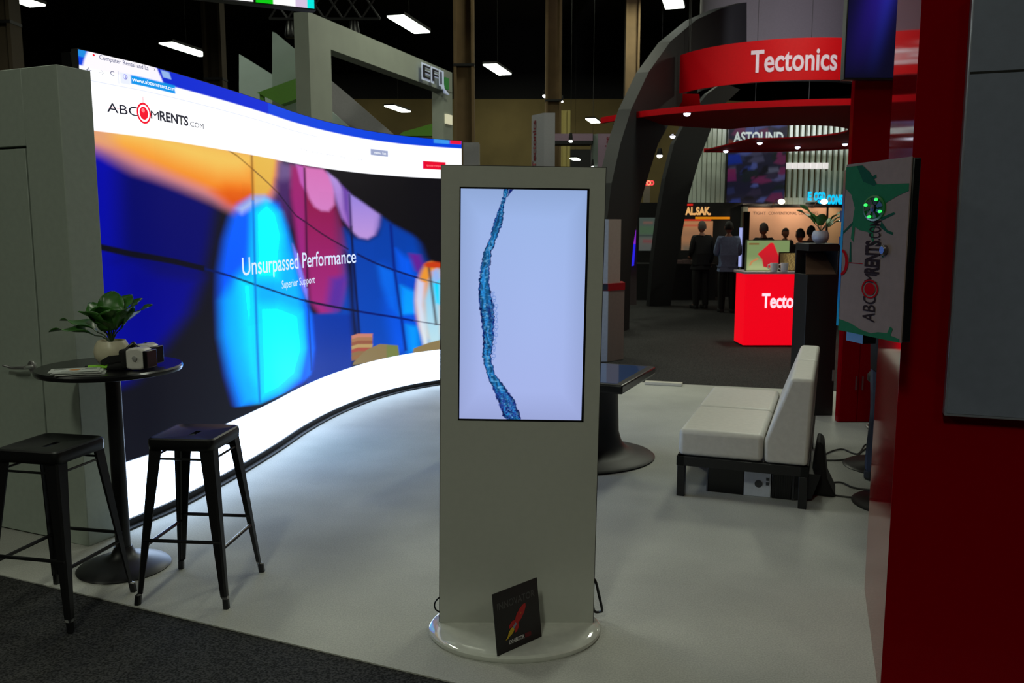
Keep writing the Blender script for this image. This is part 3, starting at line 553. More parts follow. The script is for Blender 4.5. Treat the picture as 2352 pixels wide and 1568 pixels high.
# ------------------------------------------------------------------ metal stools
def leg_pts(a,b_,w0,w1,ang):
    # channel leg: V section, tapering
    pass
def stool(label,feet,seat,h=.76):
    """feet: four floor corners (clockwise), seat centre = mean; built in local frame of the seat"""
    c=Vector((sum(f[0] for f in feet)/4,sum(f[1] for f in feet)/4,0)); d=(Vector(feet[1])-Vector(feet[0])); rz=math.atan2(d.y,d.x)
    t=thing('bar_stool',label,'stool',c,rz,'black metal stools at the high table')
    F=.215; Sx=.148
    st_=MB(); n=6
    # seat: dished square pan with rounded corners and slot
    def rr(r,rad,z):
        out=[]
        for q,(sx,sy) in enumerate([(1,1),(-1,1),(-1,-1),(1,-1)]):
            for k in range(n+1):
                a=R(90*q+90*k/n); out.append((sx*(r-rad)+math.cos(a)*rad,sy*(r-rad)+math.sin(a)*rad,z))
        return out
    rings=[rr(.155,.03,h-.055),rr(.157,.03,h-.02),rr(.155,.03,h-.006),rr(.148,.03,h),rr(.138,.026,h-.002),rr(.125,.022,h-.009)]
    N=len(rings[0]); v=[p for r_ in rings for p in r_]; f=[]
    for i in range(len(rings)-1):
        for k in range(N): f.append((i*N+k,i*N+(k+1)%N,(i+1)*N+(k+1)%N,(i+1)*N+k))
    slot=[]
    for k in range(N):
        a=math.atan2(rings[-1][k][1],rings[-1][k][0]); x_=max(-.045,min(.045,.06*math.cos(a))); y_=max(-.014,min(.014,.03*math.sin(a))); slot.append((x_,y_,h-.010))
    v+=slot; b0=(len(rings)-1)*N; b1=len(rings)*N
    for k in range(N): f.append((b0+k,b0+(k+1)%N,b1+(k+1)%N,b1+k))
    v+=[(p[0],p[1],h-.03) for p in slot]; b2=b1+N
    for k in range(N): f.append((b1+k,b1+(k+1)%N,b2+(k+1)%N,b2+k))
    mm=MB(); mm.v=v; mm.f=f; seat_o=mm.build('seat',M_black,t); so=seat_o.modifiers.new('s','SOLIDIFY'); so.thickness=.002; so.offset=-1
    for (sx,sy) in [(1,1),(-1,1),(-1,-1),(1,-1)]:
        mm=MB(); rows=[]
        for u in [0,.25,.5,.75,.93,.94,1]:
            z=h-.03-(h-.03)*u; r=Sx+(F-Sx)*u; w=.062*(1-u)+.024*u
            if u>=.94: w=.015
            # L shaped folded section around the corner
            P=[(sx*r,sy*(r-w)),(sx*r,sy*(r-.008)),(sx*(r-.008),sy*r),(sx*(r-w),sy*r),(sx*(r-w),sy*(r-.006)),(sx*(r-.013),sy*(r-.008)),(sx*(r-.008),sy*(r-.013)),(sx*(r-.006),sy*(r-w))]
            if u>=.94: P=[(sx*(r-.006+a*.013),sy*(r-.006+b_*.013)) for a,b_ in [(1,-.6),(1,.6),(.6,1),(-.6,1),(-1,.6),(-1,-.6),(-.6,-1),(.6,-1)]]
            rows.append([(a,b_,z) for a,b_ in P])
        v=[p for r_ in rows for p in r_]; f=[]
        for i in range(len(rows)-1):
            for k in range(8): f.append((i*8+k,i*8+(k+1)%8,(i+1)*8+(k+1)%8,(i+1)*8+k))
        f.append(tuple(range(8))); f.append(tuple(range(len(rows)*8-8,len(rows)*8)))
        mm.v=v; mm.f=f; mm.build('leg',M_black,t,smooth=False)
    for (z,rr_) in [(.665,.0055),(.26,.0085),]:
        r=Sx+(F-Sx)*(1-z/(h-.03))-.008
        for a,b_ in [((r,r),(-r,r)),((-r,r),(-r,-r)),((-r,-r),(r,-r)),((r,-r),(r,r))]:
            p,q=Vector((a[0],a[1],z)),Vector((b_[0],b_[1],z)); dz=.035 if (a[0]==b_[0] and z<.3) else 0
            p.z+=dz;q.z+=dz
            MB().tube([p,p.lerp(q,.12),p.lerp(q,.88),q],[rr_*.8,rr_,rr_,rr_*.8],8).build('crossbar',M_black,t)
    return t
stool('black metal stool right of the high table, in front of the glowing wall foot',[(-1.288,3.666),(-1.247,4.099),(-1.66,4.15),(-1.69,3.72)],.76)
stool('black metal stool cut by the left edge, beside the partition door',[(-1.864,3.437),(-1.768,3.876),(-2.19,3.97),(-2.29,3.53)],.76)
# ------------------------------------------------------------------ portrait kiosk
kx,ky=.018,3.47
kt=thing('display_kiosk','tall off-white portrait kiosk on an oval foot, with a water splash on its screen','kiosk',(kx,ky,0))
kb=MB(); w,dp,hh=.325,.075,1.905
LEAN=Matrix.Translation((0,0,.03))@Matrix.Rotation(R(.85),4,'Y')
# front face frame around the screen, sides and back
def lbox(*a): kb.box(*a,M=LEAN)
sl,sr,sb,st2=-.252,.262,.878,1.822
lbox(-w,sl,0,dp,0,hh); lbox(sr,w,0,dp,0,hh); lbox(sl,sr,0,dp,0,sb); lbox(sl,sr,0,dp,st2,hh); lbox(sl,sr,.02,dp,sb,st2)
kiosk_m=mat('kiosk_white',(174,176,168),.22,coat=.3,var=.02)
kb.build('housing',kiosk_m,kt,smooth=False)
bz=MB(); bz.box(-w-.003,-w,.004,dp,0,hh+.003,M=LEAN); bz.box(w,w+.003,.004,dp,0,hh+.003,M=LEAN); bz.box(-w,w,.004,dp,hh,hh+.003,M=LEAN); bz.build('edge_trim',mat('dark_trim',(50,48,48),.4),kt,smooth=False)
g=MB()
for a in [(sl-.001,sr+.001,sb-.001,sb+.006),(sl-.001,sr+.001,st2-.006,st2+.001),(sl-.001,sl+.004,sb,st2),(sr-.008,sr+.001,sb,st2)]: g.box(a[0],a[1],-.001,.015,a[2],a[3],M=LEAN)
g.build('bezel',M_dark,kt,smooth=False)
# splash: centre line and half widths over the height (0 bottom .. 1 top), u across
SP=[(970,1160,1196),(960,1150,1194),(945,1146,1188),(920,1137,1178),(890,1124,1154),(875,1117,1143),(860,1111,1131),(840,1106,1126),(820,1101,1122),(780,1102,1127),(730,1098,1130),(700,1093,1128),(660,1091,1120),(640,1092,1116),(600,1097,1119),(570,1104,1123),(540,1119,1135),(520,1122,1142),(500,1129,1149),(470,1139,1151),(445,1148,1157),(428,1150,1161)]
SPV=[(970-y)/543 for y,_,_ in SP]; SPL=[(a-1044-(970-y)*.008)/300 for y,a,b_ in SP]; SPR=[(b_-1044-(970-y)*.008)/300 for y,a,b_ in SP]
def water(U,V):
    rg=np.random.default_rng(3)
    def noise(sx,sy,seed):
        r=np.random.default_rng(seed); G_=r.random((sy+2,sx+2)); x=U*sx; y=V*sy; i=np.floor(x).astype(int).clip(0,sx); j=np.floor(y).astype(int).clip(0,sy); fx=x-i; fy=y-j; fx=fx*fx*(3-2*fx); fy=fy*fy*(3-2*fy)
        return (G_[j,i]*(1-fx)+G_[j,i+1]*fx)*(1-fy)+(G_[j+1,i]*(1-fx)+G_[j+1,i+1]*fx)*fy
    l=np.interp(V,SPV,SPL)+(noise(40,130,7)-.5)*.014; r=np.interp(V,SPV,SPR)+(noise(40,130,9)-.5)*.016
    c=(l+r)/2; hw=(r-l)/2; q=(U-c)/hw
    bg=lin((158,180,228))*(1-V)[:,None]*.35+lin((156,182,232))*V[:,None]*1.0+lin((172,180,236))*(1-V)[:,None]*.65
    edge=np.minimum(np.minimum(U,1-U)*6,np.minimum(V,1-V)*8).clip(0,1); bg=bg*(.84+.16*edge)[:,None]
    glow_=np.exp(-((U-.62)**2/.08+(V-.5)**2/.12)); bg=bg*(1+.04*glow_)[:,None]
    n1=noise(60,200,1); n2=noise(130,240,2); n3=noise(24,50,3)
    inner=lin((45,150,225))*(.5+.8*n3)[:,None]; dark=lin((14,32,110)); mid=lin((30,100,190)); pale=lin((120,190,235))
    col=inner*.8
    d=np.clip((n2-.38)*4,0,1)*.8+np.clip((n3-.5)*3,0,1)*.5; rough=np.clip((.16-V)/.12,0,1)+np.clip((V-.80)/.15,0,.6)+.35*((V>.28)&(V<.5))
    k=np.clip(d*(.35+.65*rough.clip(0,1))+np.clip((np.abs(q)-.55)*2.6,0,1)*.85,0,1)[:,None]; col=col*(1-k)+dark*k
    streak=.5+.5*np.sin(q*6.5+V*11+5*n3+2*np.sin(V*17)); col=col*(.45+.75*streak)[:,None]
    k=(np.clip((n1-.6)*4,0,1)*(1-np.abs(q)).clip(0,1)*.7)[:,None]; col=col*(1-k)+pale*k
    k=(np.exp(-((V-.47)/.05)**2)*np.clip(1-np.abs(q-.35)*2.2,0,1))[:,None]; col=col*(1-k)+dark*k
    m_=np.clip((1-np.abs(q))*hw/.006+.5,0,1)[:,None]
    out=bg*(1-m_)+col*m_
    # row of small bubbles on the right side of the middle
    for k in range(26):
        v=.27+.30*k/26; u=np.interp(v,SPV,SPR)+.012+.01*math.sin(k*2.3); rr=.010+.004*math.sin(k*1.7); dd=np.hypot((U-u),(V-v)*1.8); ring=np.exp(-((dd-rr)/.003)**2)[:,None]*.6; out=out*(1-ring)+lin((70,120,200))*ring
    for k in range(60):
        v=rg.random()*.12; u=np.interp(v,SPV,SPL)+rg.random()*.13; rr=.006+.008*rg.random(); dd=np.hypot((U-u),(V-v)*1.8); ring=np.exp(-((dd-rr)/.0025)**2)[:,None]*.7; out=out*(1-ring)+lin((35,60,150))*ring
    # small fork at the very top
    dd=sdist(U,V,[(.385,1.0),(.42,1.0),(.395,.985),(.37,.965)],1)[:]; k=np.clip(dd/.004+.5,0,1)[:,None]; out=out*(1-k)+dark*k
    return out
sc=[LEAN@Vector(p) for p in [(sl+.003,.004,sb+.005),(sr-.007,.004,sb+.005),(sr-.007,.004,st2-.005),(sl+.003,.004,st2-.005)]]
quad_screen('screen',sc,300,540,water,screenmat('glossy_screen',1.0,.06,.5),kt)
ft=MB(); ft.lathe([(.0,.0),(.355,.0),(.362,.008),(.362,.022),(.350,.031),(.30,.034),(.0,.034)],72,sx=1.0,sy=.80,M=T(-.007,.0,0)); ft.build('foot',mat('gloss_white',(196,198,190),.08,coat=.6),kt)
cb=MB(); 
def sm(P,n=8):
    P=[Vector(p) for p in P]; out=[]
    for i in range(len(P)-1):
        p0=P[max(0,i-1)];p1=P[i];p2=P[i+1];p3=P[min(len(P)-1,i+2)]
        for k in range(n):
            t=k/n; out.append(.5*(2*p1+(p2-p0)*t+(2*p0-5*p1+4*p2-p3)*t*t+(3*p1-p0-3*p2+p3)*t**3))
    return out+[P[-1]]
cb.tube(sm([(-.28,.09,.12),(-.325,.08,.115),(-.352,.08,.085),(-.348,.08,.055),(-.32,.085,.04),(-.28,.10,.04)]),.0035,8); cb.build('power_cable',M_dark,kt); cb=MB()
cb.tube(sm([(.30,.09,.20),(.338,.08,.19),(.358,.08,.12),(.372,.08,.055),(.365,.10,.036),(.34,.10,.04),(.33,.09,.10),(.32,.09,.14)]),.006,8)
cb.build('power_cable',M_dark,kt)
# award card on the foot
a=Vector((-.056,3.176,.036)); b2=Vector((.12,3.34,.036)); ux=(b2-a).normalized(); tilt=Vector((0.16,-.16,0)); 
cd=thing('award_card','square black card with a red rocket and the word INNOVATOR, standing on the kiosk foot','sign card',a,math.atan2(ux.y,ux.x))
tl=R(-7)   # leans back
Mx=Matrix.Rotation(tl,4,'X'); CW,CHh=.243,.245
cpn=MB().box(0,CW,0,.004,0,CHh,M=Mx).build('panel',mat('black_card',(14,12,14),.4),cd,smooth=False)
cf=lambda X,Z,o=0: Mx@Vector((X,-.0006-o,Z))
txtg=mat('card_grey',(70,70,70),.5); textmesh('INNOVATOR',cf,'lettering',txtg,cpn,.018,.222,.175,.203,.01)
textmesh('EXHIBITOR',cf,'lettering',mat('card_white',(190,190,190),.5),cpn,.065,.148,.026,.041,.03)
def cpoly(pts,m,name,o=.0):
    mm=MB(); mm.v=[tuple(cf(x,z,o)) for x,z in pts]; mm.f=[tuple(range(len(pts)))]; return mm.build(name,m,cpn,smooth=False)
cpoly([(.152,.024),(.186,.024),(.186,.042),(.152,.042)],mat('card_red_dim',(90,10,20),.5),'red_block')
rk=mat('card_red',(170,18,20),.5); yl=mat('card_yellow',(190,160,20),.5)
def rot(pts,cx,cz,a): return [(cx+.84*(x*math.cos(a)-z*math.sin(a)),cz+.84*(x*math.sin(a)+z*math.cos(a))) for x,z in pts]
cpoly(rot([(-.013,-.035),(.013,-.035),(.020,-.005),(.018,.03),(.010,.055),(0,.064),(-.010,.055),(-.018,.03),(-.020,-.005)],.1305,.123,R(-44)),rk,'rocket_body')
cpoly(rot([(-.013,-.03),(-.028,-.045),(-.030,-.068),(-.020,-.080),(-.008,-.060),(.010,-.060),(.022,-.080),(.031,-.066),(.028,-.044),(.013,-.03)],.1305,.123,R(-44)),rk,'rocket_fins',.0004)
cpoly(rot([(-.006,-.066),(.006,-.066),(.008,-.038),(-.005,-.038)],.1305,.123,R(-44)),mat('card_steel',(120,130,150),.4),'ferrule',.0008)
cpoly(rot([(-.009,-.066),(.010,-.066),(.012,-.085),(.004,-.105),(.000,-.122),(-.010,-.135),(-.008,-.115),(-.014,-.095),(-.013,-.078)],.1305,.123,R(-44)),yl,'paint_flame',.0008)
cpoly(rot([(.005*math.cos(k*.8),.012+.006*math.sin(k*.8)) for k in range(8)],.1305,.123,R(-44)),mat('card_orange',(180,90,20),.5),'porthole',.0008)
# ------------------------------------------------------------------ touch table
tt=thing('touch_table','black pedestal table with a glossy bluish touch screen top, behind the kiosk','table',(.46,6.25,0))
MB().lathe([(.0,0),(.60,0),(.61,.010),(.59,.025),(.47,.045),(.40,.075),(.36,.12),(.335,.2),(.325,.5),(.325,.62),(.0,.62)],72,sx=1.0,sy=.82,M=T(rz=R(12))).build('pedestal',mat('satin_black',(18,18,20),.5,spec=.3),tt)
TT=T(-.14,-.24,.66,R(-23.7))
MB().box(-.60,.60,-.42,.42,-.02,.04,M=TT).build('table_top',M_dark,tt,bevel=.012,seg=3)
MB().box(-.55,.55,-.375,.375,.0405,.042,M=TT).build('touch_glass',mat('blue_glass',(30,45,70),.06,spec=1,coat=.6,emit=(34,50,78),es=.8),tt,smooth=False)
# ------------------------------------------------------------------ white totem behind the kiosk
to=thing('info_totem','white pillar display with a red collar above a pale cabinet, right of the kiosk','pillar',(1.10,10.8,0))
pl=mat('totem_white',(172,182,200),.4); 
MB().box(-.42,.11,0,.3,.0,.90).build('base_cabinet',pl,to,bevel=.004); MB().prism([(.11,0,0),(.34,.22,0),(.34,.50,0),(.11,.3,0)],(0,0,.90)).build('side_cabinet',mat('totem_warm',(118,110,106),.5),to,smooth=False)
MB().prism([(-.42,-.006,.90),(.11,-.006,.90),(.345,.215,.90),(.345,.5,.90),(-.42,.5,.90)],(0,0,.09)).build('collar',mat('collar_red',(150,20,30),.4),to,smooth=False)
MB().box(-.42,.10,-.012,.0,.905,.985).build('collar_band',mat('navy',(25,38,60),.4),to)
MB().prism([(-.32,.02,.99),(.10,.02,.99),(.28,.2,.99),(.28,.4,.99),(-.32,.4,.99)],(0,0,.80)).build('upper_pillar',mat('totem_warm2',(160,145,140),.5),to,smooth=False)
MB().box(-.32,.10,.01,.03,.99,1.79).build('display_face',pl,to)
# blue glowing strip sign beyond
bl=thing('light_strip','slanted strip glowing blue and violet beside the left arch leg','light',at(1452,570,15.5))
c0,c1,c2,c3=[at(*p,15.5)-bl.location for p in [(1443,612),(1456,610),(1460,560),(1452,560)]]; c4,c5=[at(*p,15.5)-bl.location for p in [(1461,528),(1457,528)]]
MB().prism([c0,c1,c2,c3],(0,.05,0)).build('blue_tube',mat('blue_glow',(30,30,210),.4,emit=(38,32,215),es=1),bl); MB().prism([c3,c2,c4,c5],(0,.05,0)).build('violet_tube',mat('violet_glow',(120,30,180),.4,emit=(125,35,185),es=1),bl)
f_=[at(*p,15.6)-bl.location for p in [(1441,700),(1462,700),(1463,500),(1460,500)]]; MB().prism(f_,(0,.12,0)).build('backing',mat('slate',(48,52,54),.5),bl)
# ------------------------------------------------------------------ white bench
sf=thing('lounge_bench','white armless leather lounge bench with high sloped back on black legs, in two modules','sofa',(1.052,5.317,0),math.atan2(-.273,.726))
# local: x = depth (seat front at 0 to back .78), y = length away from camera
D_=.775; Lm=.79; Ln=2*Lm
fr=MB(); fr.box(-.01,D_+.01,0,.05,.20,.262); fr.box(-.01,D_+.01,Ln-.05,Ln,.20,.262); fr.box(-.01,.04,0,Ln,.20,.262); fr.box(D_-.04,D_+.01,0,Ln,.20,.262); fr.box(0,D_,Ln/2-.03,Ln/2+.03,.2,.26); fr.build('frame',M_black,sf,bevel=.003)
for x_ in (0.02,D_-.02):
    for y_ in (.025,Ln-.025,Ln/2):
        MB().box(x_-.025,x_+.025,y_-.025,y_+.025,0,.20).build('leg',M_black,sf,bevel=.003)
for k in range(2):
    y0=k*Lm+.005; y1=(k+1)*Lm-.005
    q=MB(); q.box(.0,.515,y0,y1,.265,.435); s_=q.build('seat_cushion',M_leather,sf,bevel=.03,seg=4)
    q=MB(); q.prism([(.525,y0,.265),(.775,y0,.265),(.795,y0,.80),(.66,y0,.80),(.52,y0,.40)],(0,y1-y0,0)); q.build('backrest',M_leather,sf,bevel=.022,seg=4)
# boxes beneath
def lo(x,y): 
    return sf.matrix_world@Vector((x,y,0))
ang=math.atan2(-.273,.726); ca,sa=math.cos(ang),math.sin(ang)
def SB(x,y,z=0): return Vector((1.052+x*ca-y*sa,5.317+x*sa+y*ca,z))
t=thing('computer_case','white computer case with a round dial, under the bench between two black boxes','computer case',SB(.40,.16),ang)
MB().box(-.005,.16,0,.30,0,.16).build('case',mat('case_white',(200,206,216),.4),t,bevel=.004); q=MB(); q.lathe([(.024,0),(.024,.003),(.016,.003)],24,M=T(.085,0,.085,rx=R(90))); q.box(.13,.15,-.003,.001,.08,.10); q.box(.13,.15,-.003,.001,.11,.13); q.build('dial',mat('case_grey',(60,62,66),.4),t)
t=thing('speaker_box','black box with a grey edge standing under the bench, left of the white computer case','box',SB(.16,.16),ang); MB().box(0.01,.235,0,.3,0,.17).build('box',M_dark,t,bevel=.004); MB().box(0,.009,0,.3,0,.17).build('edge',mat('case_grey2',(80,82,90),.4),t)
t=thing('power_unit','black ribbed box with a grey stripe under the bench, right of the white computer case','box',SB(.565,.16),ang)
MB().box(0,.12,0,.3,0,.18).build('box',M_dark,t,bevel=.003); MB().box(.121,.135,-.002,.3,0,.18).build('stripe',mat('case_grey3',(48,48,50),.4),t); q=MB(); 
for k in range(8): q.box(.008+k*.014,.014+k*.014,-.003,.0,.01,.17)
q.build('rib',M_blackm,t); MB().prism([(.137,0,0),(.24,0,.02),(.29,0,.18),(.137,0,.18)],(0,.3,0)).build('cover',M_blackm,t)
cbg=MB().prism([(0,0,0),(.15,0,0),(.09,0,.12),(.06,0,.34),(.02,0,.36),(.0,0,.2)],(0,.28,0)).build('cable_bag',mat('black_nylon',(14,14,15),.8),None,bevel=.03,seg=3); tag(cbg,'black bag standing on the carpet behind the bench back','bag'); cbg.location=SB(.80,.30); cbg.rotation_euler=(0,0,ang)
# ------------------------------------------------------------------ big red wall on the right
NC=Vector((1.328,2.916,0)); FC=Vector((1.668,3.891,0)); sd=(FC-NC).normalized(); fd=Vector((.944,-.329,0))
rw=thing('red_booth_wall','glossy deep red booth wall filling the right edge of the photo','wall',NC,math.atan2(fd.y,fd.x))
# local: +x along front to the right, +y into depth
sl_=(FC-NC).length; skew=Vector((sd.dot(fd),sd.dot(Vector((.329,.944,0))),0))
MB().prism([(0,0,0),(3.6,0,0),(3.6+skew.x,sl_*skew.y,0),(skew.x*sl_,skew.y*sl_,0)],(0,0,3.6)).build('panel',M_red,rw,bevel=.003)
wm=thing('wall_monitor','large dark grey wall screen with a thin silver frame, mounted on the big red wall','screen',NC+fd*.138,math.atan2(fd.y,fd.x))
MB().box(.003,.81,-.045,-.0,1.072,2.425).build('frame',mat('silver_frame',(150,155,170),.3,metal=.6),wm,bevel=.004)
MB().box(.010,.803,-.0465,-.044,1.082,2.178).build('screen',mat('grey_screen',(104,110,126),.30,spec=.4),wm,smooth=False); MB().box(.010,.803,-.0465,-.044,2.186,2.418).build('screen',mat('grey_screen',(88,92,100),.30),wm,smooth=False)
MB().box(.01,.80,-.046,-.04,2.178,2.186).build('seam',M_dark,wm,smooth=False); MB().box(.06,.75,-.0,-.04,1.2,2.3).build('bracket',M_blackm,wm)
# ------------------------------------------------------------------ white gaming case on the red wall
PR=Vector((1.228,2.70,0)); PL=Vector((1.163,3.05,0)); pd=(PR-PL); Lp=pd.length
gp=thing('gaming_computer','white computer case with green paint splashes and glowing green fan, beside the red wall','computer',(PL.x,PL.y,1.335),math.atan2(pd.y,pd.x))
Hc=.578; cw=mat('case_paint_white',(132,116,114),.75,spec=.1)
gcov=MB().box(0,Lp,0,.004,0,Hc).build('side_cover',cw,gp,smooth=False); MB().box(.004,Lp+.006,.004,.03,.003,Hc-.003).build('case',M_dark,gp,bevel=.003)
gpn=mat('splash_green',(34,104,74),.8,spec=.05); gpd=mat('splash_dark_green',(20,78,64),.8,spec=.05); pk=mat('case_letter',(46,36,42),.9,spec=.03); rd=mat('logo_red',(160,14,26),.9,spec=.03)
GF=lambda X,Z,o=0: Vector((X*Lp,-.001-o,Z*Hc))
def gpoly(pts,m,name,o=0):
    mm=MB(); mm.v=[tuple(GF(x,z,o)) for x,z in pts]; mm.f=[tuple(range(len(pts)))]; return mm.build(name,m,gcov,smooth=False)
gpoly([(.0,.985),(.27,.985),(.40,.94),(.52,.87),(.62,.865),(.99,.86),(.99,.82),(.85,.80),(.66,.76),(.62,.70),(.56,.66),(.50,.60),(.52,.55),(.60,.545),(.52,.53),(.42,.60),(.28,.61),(.20,.63),(.19,.54),(.14,.56),(.16,.68),(.18,.74),(.11,.82),(.0,.86)],gpn,'paint_splash')
gpoly([(.18,.985),(.27,.985),(.40,.94),(.52,.87),(.48,.86),(.30,.89)],gpd,'paint_splash',.0004)
gpoly([(.0,.0),(.98,.0),(.98,.02),(.85,.03),(.88,.07),(.84,.08),(.80,.04),(.66,.035),(.55,.02),(.38,.03),(.22,.055),(.0,.07)],gpn,'paint_splash')
for a_ in [[(.0,.60),(.16,.66),(.17,.645),(.0,.585)],[(.62,.66),(.72,.61),(.80,.60),(.80,.585),(.72,.595),(.6,.63)],[(.60,.68),(.80,.71),(.82,.70),(.62,.665)],[(.40,.91),(.50,.925),(.51,.905),(.42,.895)],[(.13,.54),(.15,.54),(.17,.42),(.13,.42)],[(.6,.54),(.62,.54),(.68,.46),(.66,.46)]]: gpoly(a_,gpd,'paint_drip')
def rotf(X,Z,o=0): return GF(.5-Z*1.0,X,o)      # text runs upward
def gt(body,x0,x1,zb,zt,m,bold): 
    return textmesh(body,lambda X,Z,o=0: GF(.5-Z,X,.0008),'lettering',m,gcov,x0,x1,zb,zt,bold)
gt('ABC',.085,.238,-.10,.10,pk,.005); gt('M',.312,.36,-.10,.10,pk,.0); gt('RENTS',.363,.552,-.12,.10,pk,.04); gt('.COM',.556,.665,-.12,.06,pk,.005)
for r0,r1,m_,o_ in [(.0315,.0265,rd,.0012),(.0205,.0,rd,.0014)]:
    mm=MB(); n=32
    for k in range(n):
        a_=2*math.pi*k/n; mm.v.append(tuple(GF(.5,.274,o_)+Vector((1.5*r0*math.cos(a_),0,r0*math.sin(a_))))); mm.v.append(tuple(GF(.5,.274,o_)+Vector((1.5*r1*math.cos(a_),0,r1*math.sin(a_)))))
    mm.f=[(2*k,(2*k+2)%(2*n),(2*k+3)%(2*n),2*k+1) for k in range(n)]; mm.build('logo',m_,gcov,smooth=False)
# red arc at the left edge with thin cross line
mm=MB(); n=16
for k in range(n+1):
    a_=-math.pi/2+math.pi*k/n; mm.v.append(tuple(GF(0,.415,.001)+Vector((.042*math.cos(a_),0,.046*math.sin(a_))))); mm.v.append(tuple(GF(0,.415,.001)+Vector((.024*math.cos(a_),0,.036*math.sin(a_)))))
mm.f=[(2*k,2*k+2,2*k+3,2*k+1) for k in range(n)]; mm.build('logo_arc',rd,gcov,smooth=False); gpoly([(.12,.414),(.36,.414),(.36,.418),(.12,.418)],rd,'logo_line')
# fan
MB().lathe([(.042,0),(.042,.004),(.036,.006),(.036,.001),(.0,.001)],40,sx=1.45,M=T(.50*Lp,0,.735*Hc,rx=R(90))).build('fan_ring',mat('fan_green',(6,60,20),.3,emit=(4,50,10),es=.6),gcov)
fb=MB()
for k in range(7):
    a_=2*math.pi*k/7; 
    fb.add([(.012*math.cos(a_),-.004,.012*math.sin(a_)),(.035*math.cos(a_+.2),-.004,.035*math.sin(a_+.2)),(.034*math.cos(a_+.75),-.0075,.034*math.sin(a_+.75)),(.012*math.cos(a_+.6),-.006,.012*math.sin(a_+.6))],[(0,1,2,3)],T(.5*Lp,0,.735*Hc)@Matrix.Diagonal((1.45,1,1,1)))
fb.build('fan_blades',mat('fan_dark',(6,22,10),.3),gcov); MB().lathe([(.012,0),(.012,.009),(.0,.01)],20,M=T(.5*Lp,0,.735*Hc,rx=R(90))).build('fan_hub',M_dark,gcov)
for a_ in (68,158,248,338): 
    MB().ball((.030*math.cos(R(a_)),-.0075,.030*math.sin(R(a_))),.008,.002,.005,12,6,M=T(.5*Lp,0,.735*Hc)@Matrix.Diagonal((1.45,1,1,1))).build('fan_light',mat('fan_led',(60,255,90),.3,emit=(40,255,90),es=1.3),gcov)
q=MB(); q.lathe([(.017,0),(.017,.010),(.012,.014),(.0,.014)],24,M=T(.70*Lp,0,.50*Hc,rx=R(90))); q.build('knob',mat('knob_metal',(120,110,110),.25,metal=.8),gcov)
q=MB(); q.box(-.016,-.002,.0,.03,.015,.56); q.build('front_panel',mat('smoked_glass',(34,34,44),.15),gp); q=MB(); q.box(-.026,-.016,.0,.03,.38,.42); q.build('latch',M_dark,gp); MB().box(-.026,-.016,.0,.03,.30,.33).build('latch',M_dark,gp)
q=MB(); q.box(.03,.10,.03,.17,.2,.36); MB().box(.02,.12,.02,.07,-.035,.003).build('foot',M_dark,gp); q.build('wall_bracket',M_blackm,gp,bevel=.004)
# ------------------------------------------------------------------ red cabinet column with monitor, black counter, light box
rc=thing('red_cabinet','tall glossy red cabinet column with doors, standing behind the bench','cabinet',(2.855,7.40,0))
MB().box(0,1.25,0,.07,0,4.3).build('body',M_red,rc,bevel=.003); 
for x0,x1 in ((.004,.158),(.162,.33)):
    d=MB().box(x0,x1,-.015,0,.01,2.0).build('door',M_red,rc,bevel=.002); MB().box((x0+x1)/2+(.05 if x0<.1 else -.06),(x0+x1)/2+(.06 if x0<.1 else -.05),-.03,-.015,.29,.41).build('handle',mat('dull_handle',(110,70,72),.3,metal=.5),d)
hm=thing('hanging_monitor','dark blue wall screen hung high on the red cabinet, cut by the top edge','monitor',(2.70,7.30,0))
MB().box(0,.62,-.06,.02,2.885,3.95).build('housing',M_dark,hm,bevel=.004)
def blue(U,V):
    a=lin((6,5,28))+np.exp(-((U-.1-.5*V)**2)/.05)[:,None]*lin((40,20,140))*V[:,None]*.9+np.exp(-((U-.35-.3*V)**2)/.01)[:,None]*lin((30,50,170))*(V[:,None]*.5)
    d=np.hypot((U-.95),(V-.36)*1.6); a=a+np.exp(-((d-.10)/.04)**2)[:,None]*lin((40,60,190))*.6; return a
quad_screen('screen',[(.01,-.062,2.90),(.61,-.062,2.90),(.61,-.062,3.93),(.01,-.062,3.93)],60,90,blue,screenmat('led_screen_glow'),hm)
MB().box(.15,.45,.02,.10,3.1,3.6).build('wall_mount',M_blackm,hm)
bc=thing('black_counter','tall black counter with a slanted glossy display inset in its top, behind the bench','counter',(2.62,7.66,0))
MB().box(0,.285,0,.35,0,1.275).build('body',mat('counter_black',(9,9,10),.45),bc,bevel=.003)
q=MB(); q.box(0,.285,0,.35,1.485,1.55); q.box(.262,.285,0,.35,1.275,1.485); q.box(.0,.262,.33,.35,1.275,1.485); q.build('top_frame',MATS['counter_black'],bc,bevel=.003)
MB().prism([(-.01,.01,1.28),(.26,.01,1.28),(.26,.32,1.46),(.09,.32,1.46)],(0,.01,-.01)).build('display_glass',mat('glass_warm_reflection',(90,70,58),.08,spec=1),bc,smooth=False)  # brown tone is the warm reflection put into the glass colour
MB().box(.265,.285,-.006,0,.32,.42).build('hinge_plate',mat('plate_grey',(110,105,100),.4),bc)
plant('potted_plant','green plant in a round white pot on the black counter',(2.785,7.84,1.55),[(R(180),R(28),.30,.05),(R(160),R(36),.28,.05),(R(10),R(48),.28,.045),(R(20),R(58),.27,.03),(R(250),R(30),.20,.05),(R(350),R(36),.26,.05)],mat('pot_white',(175,178,190),.35),.075)
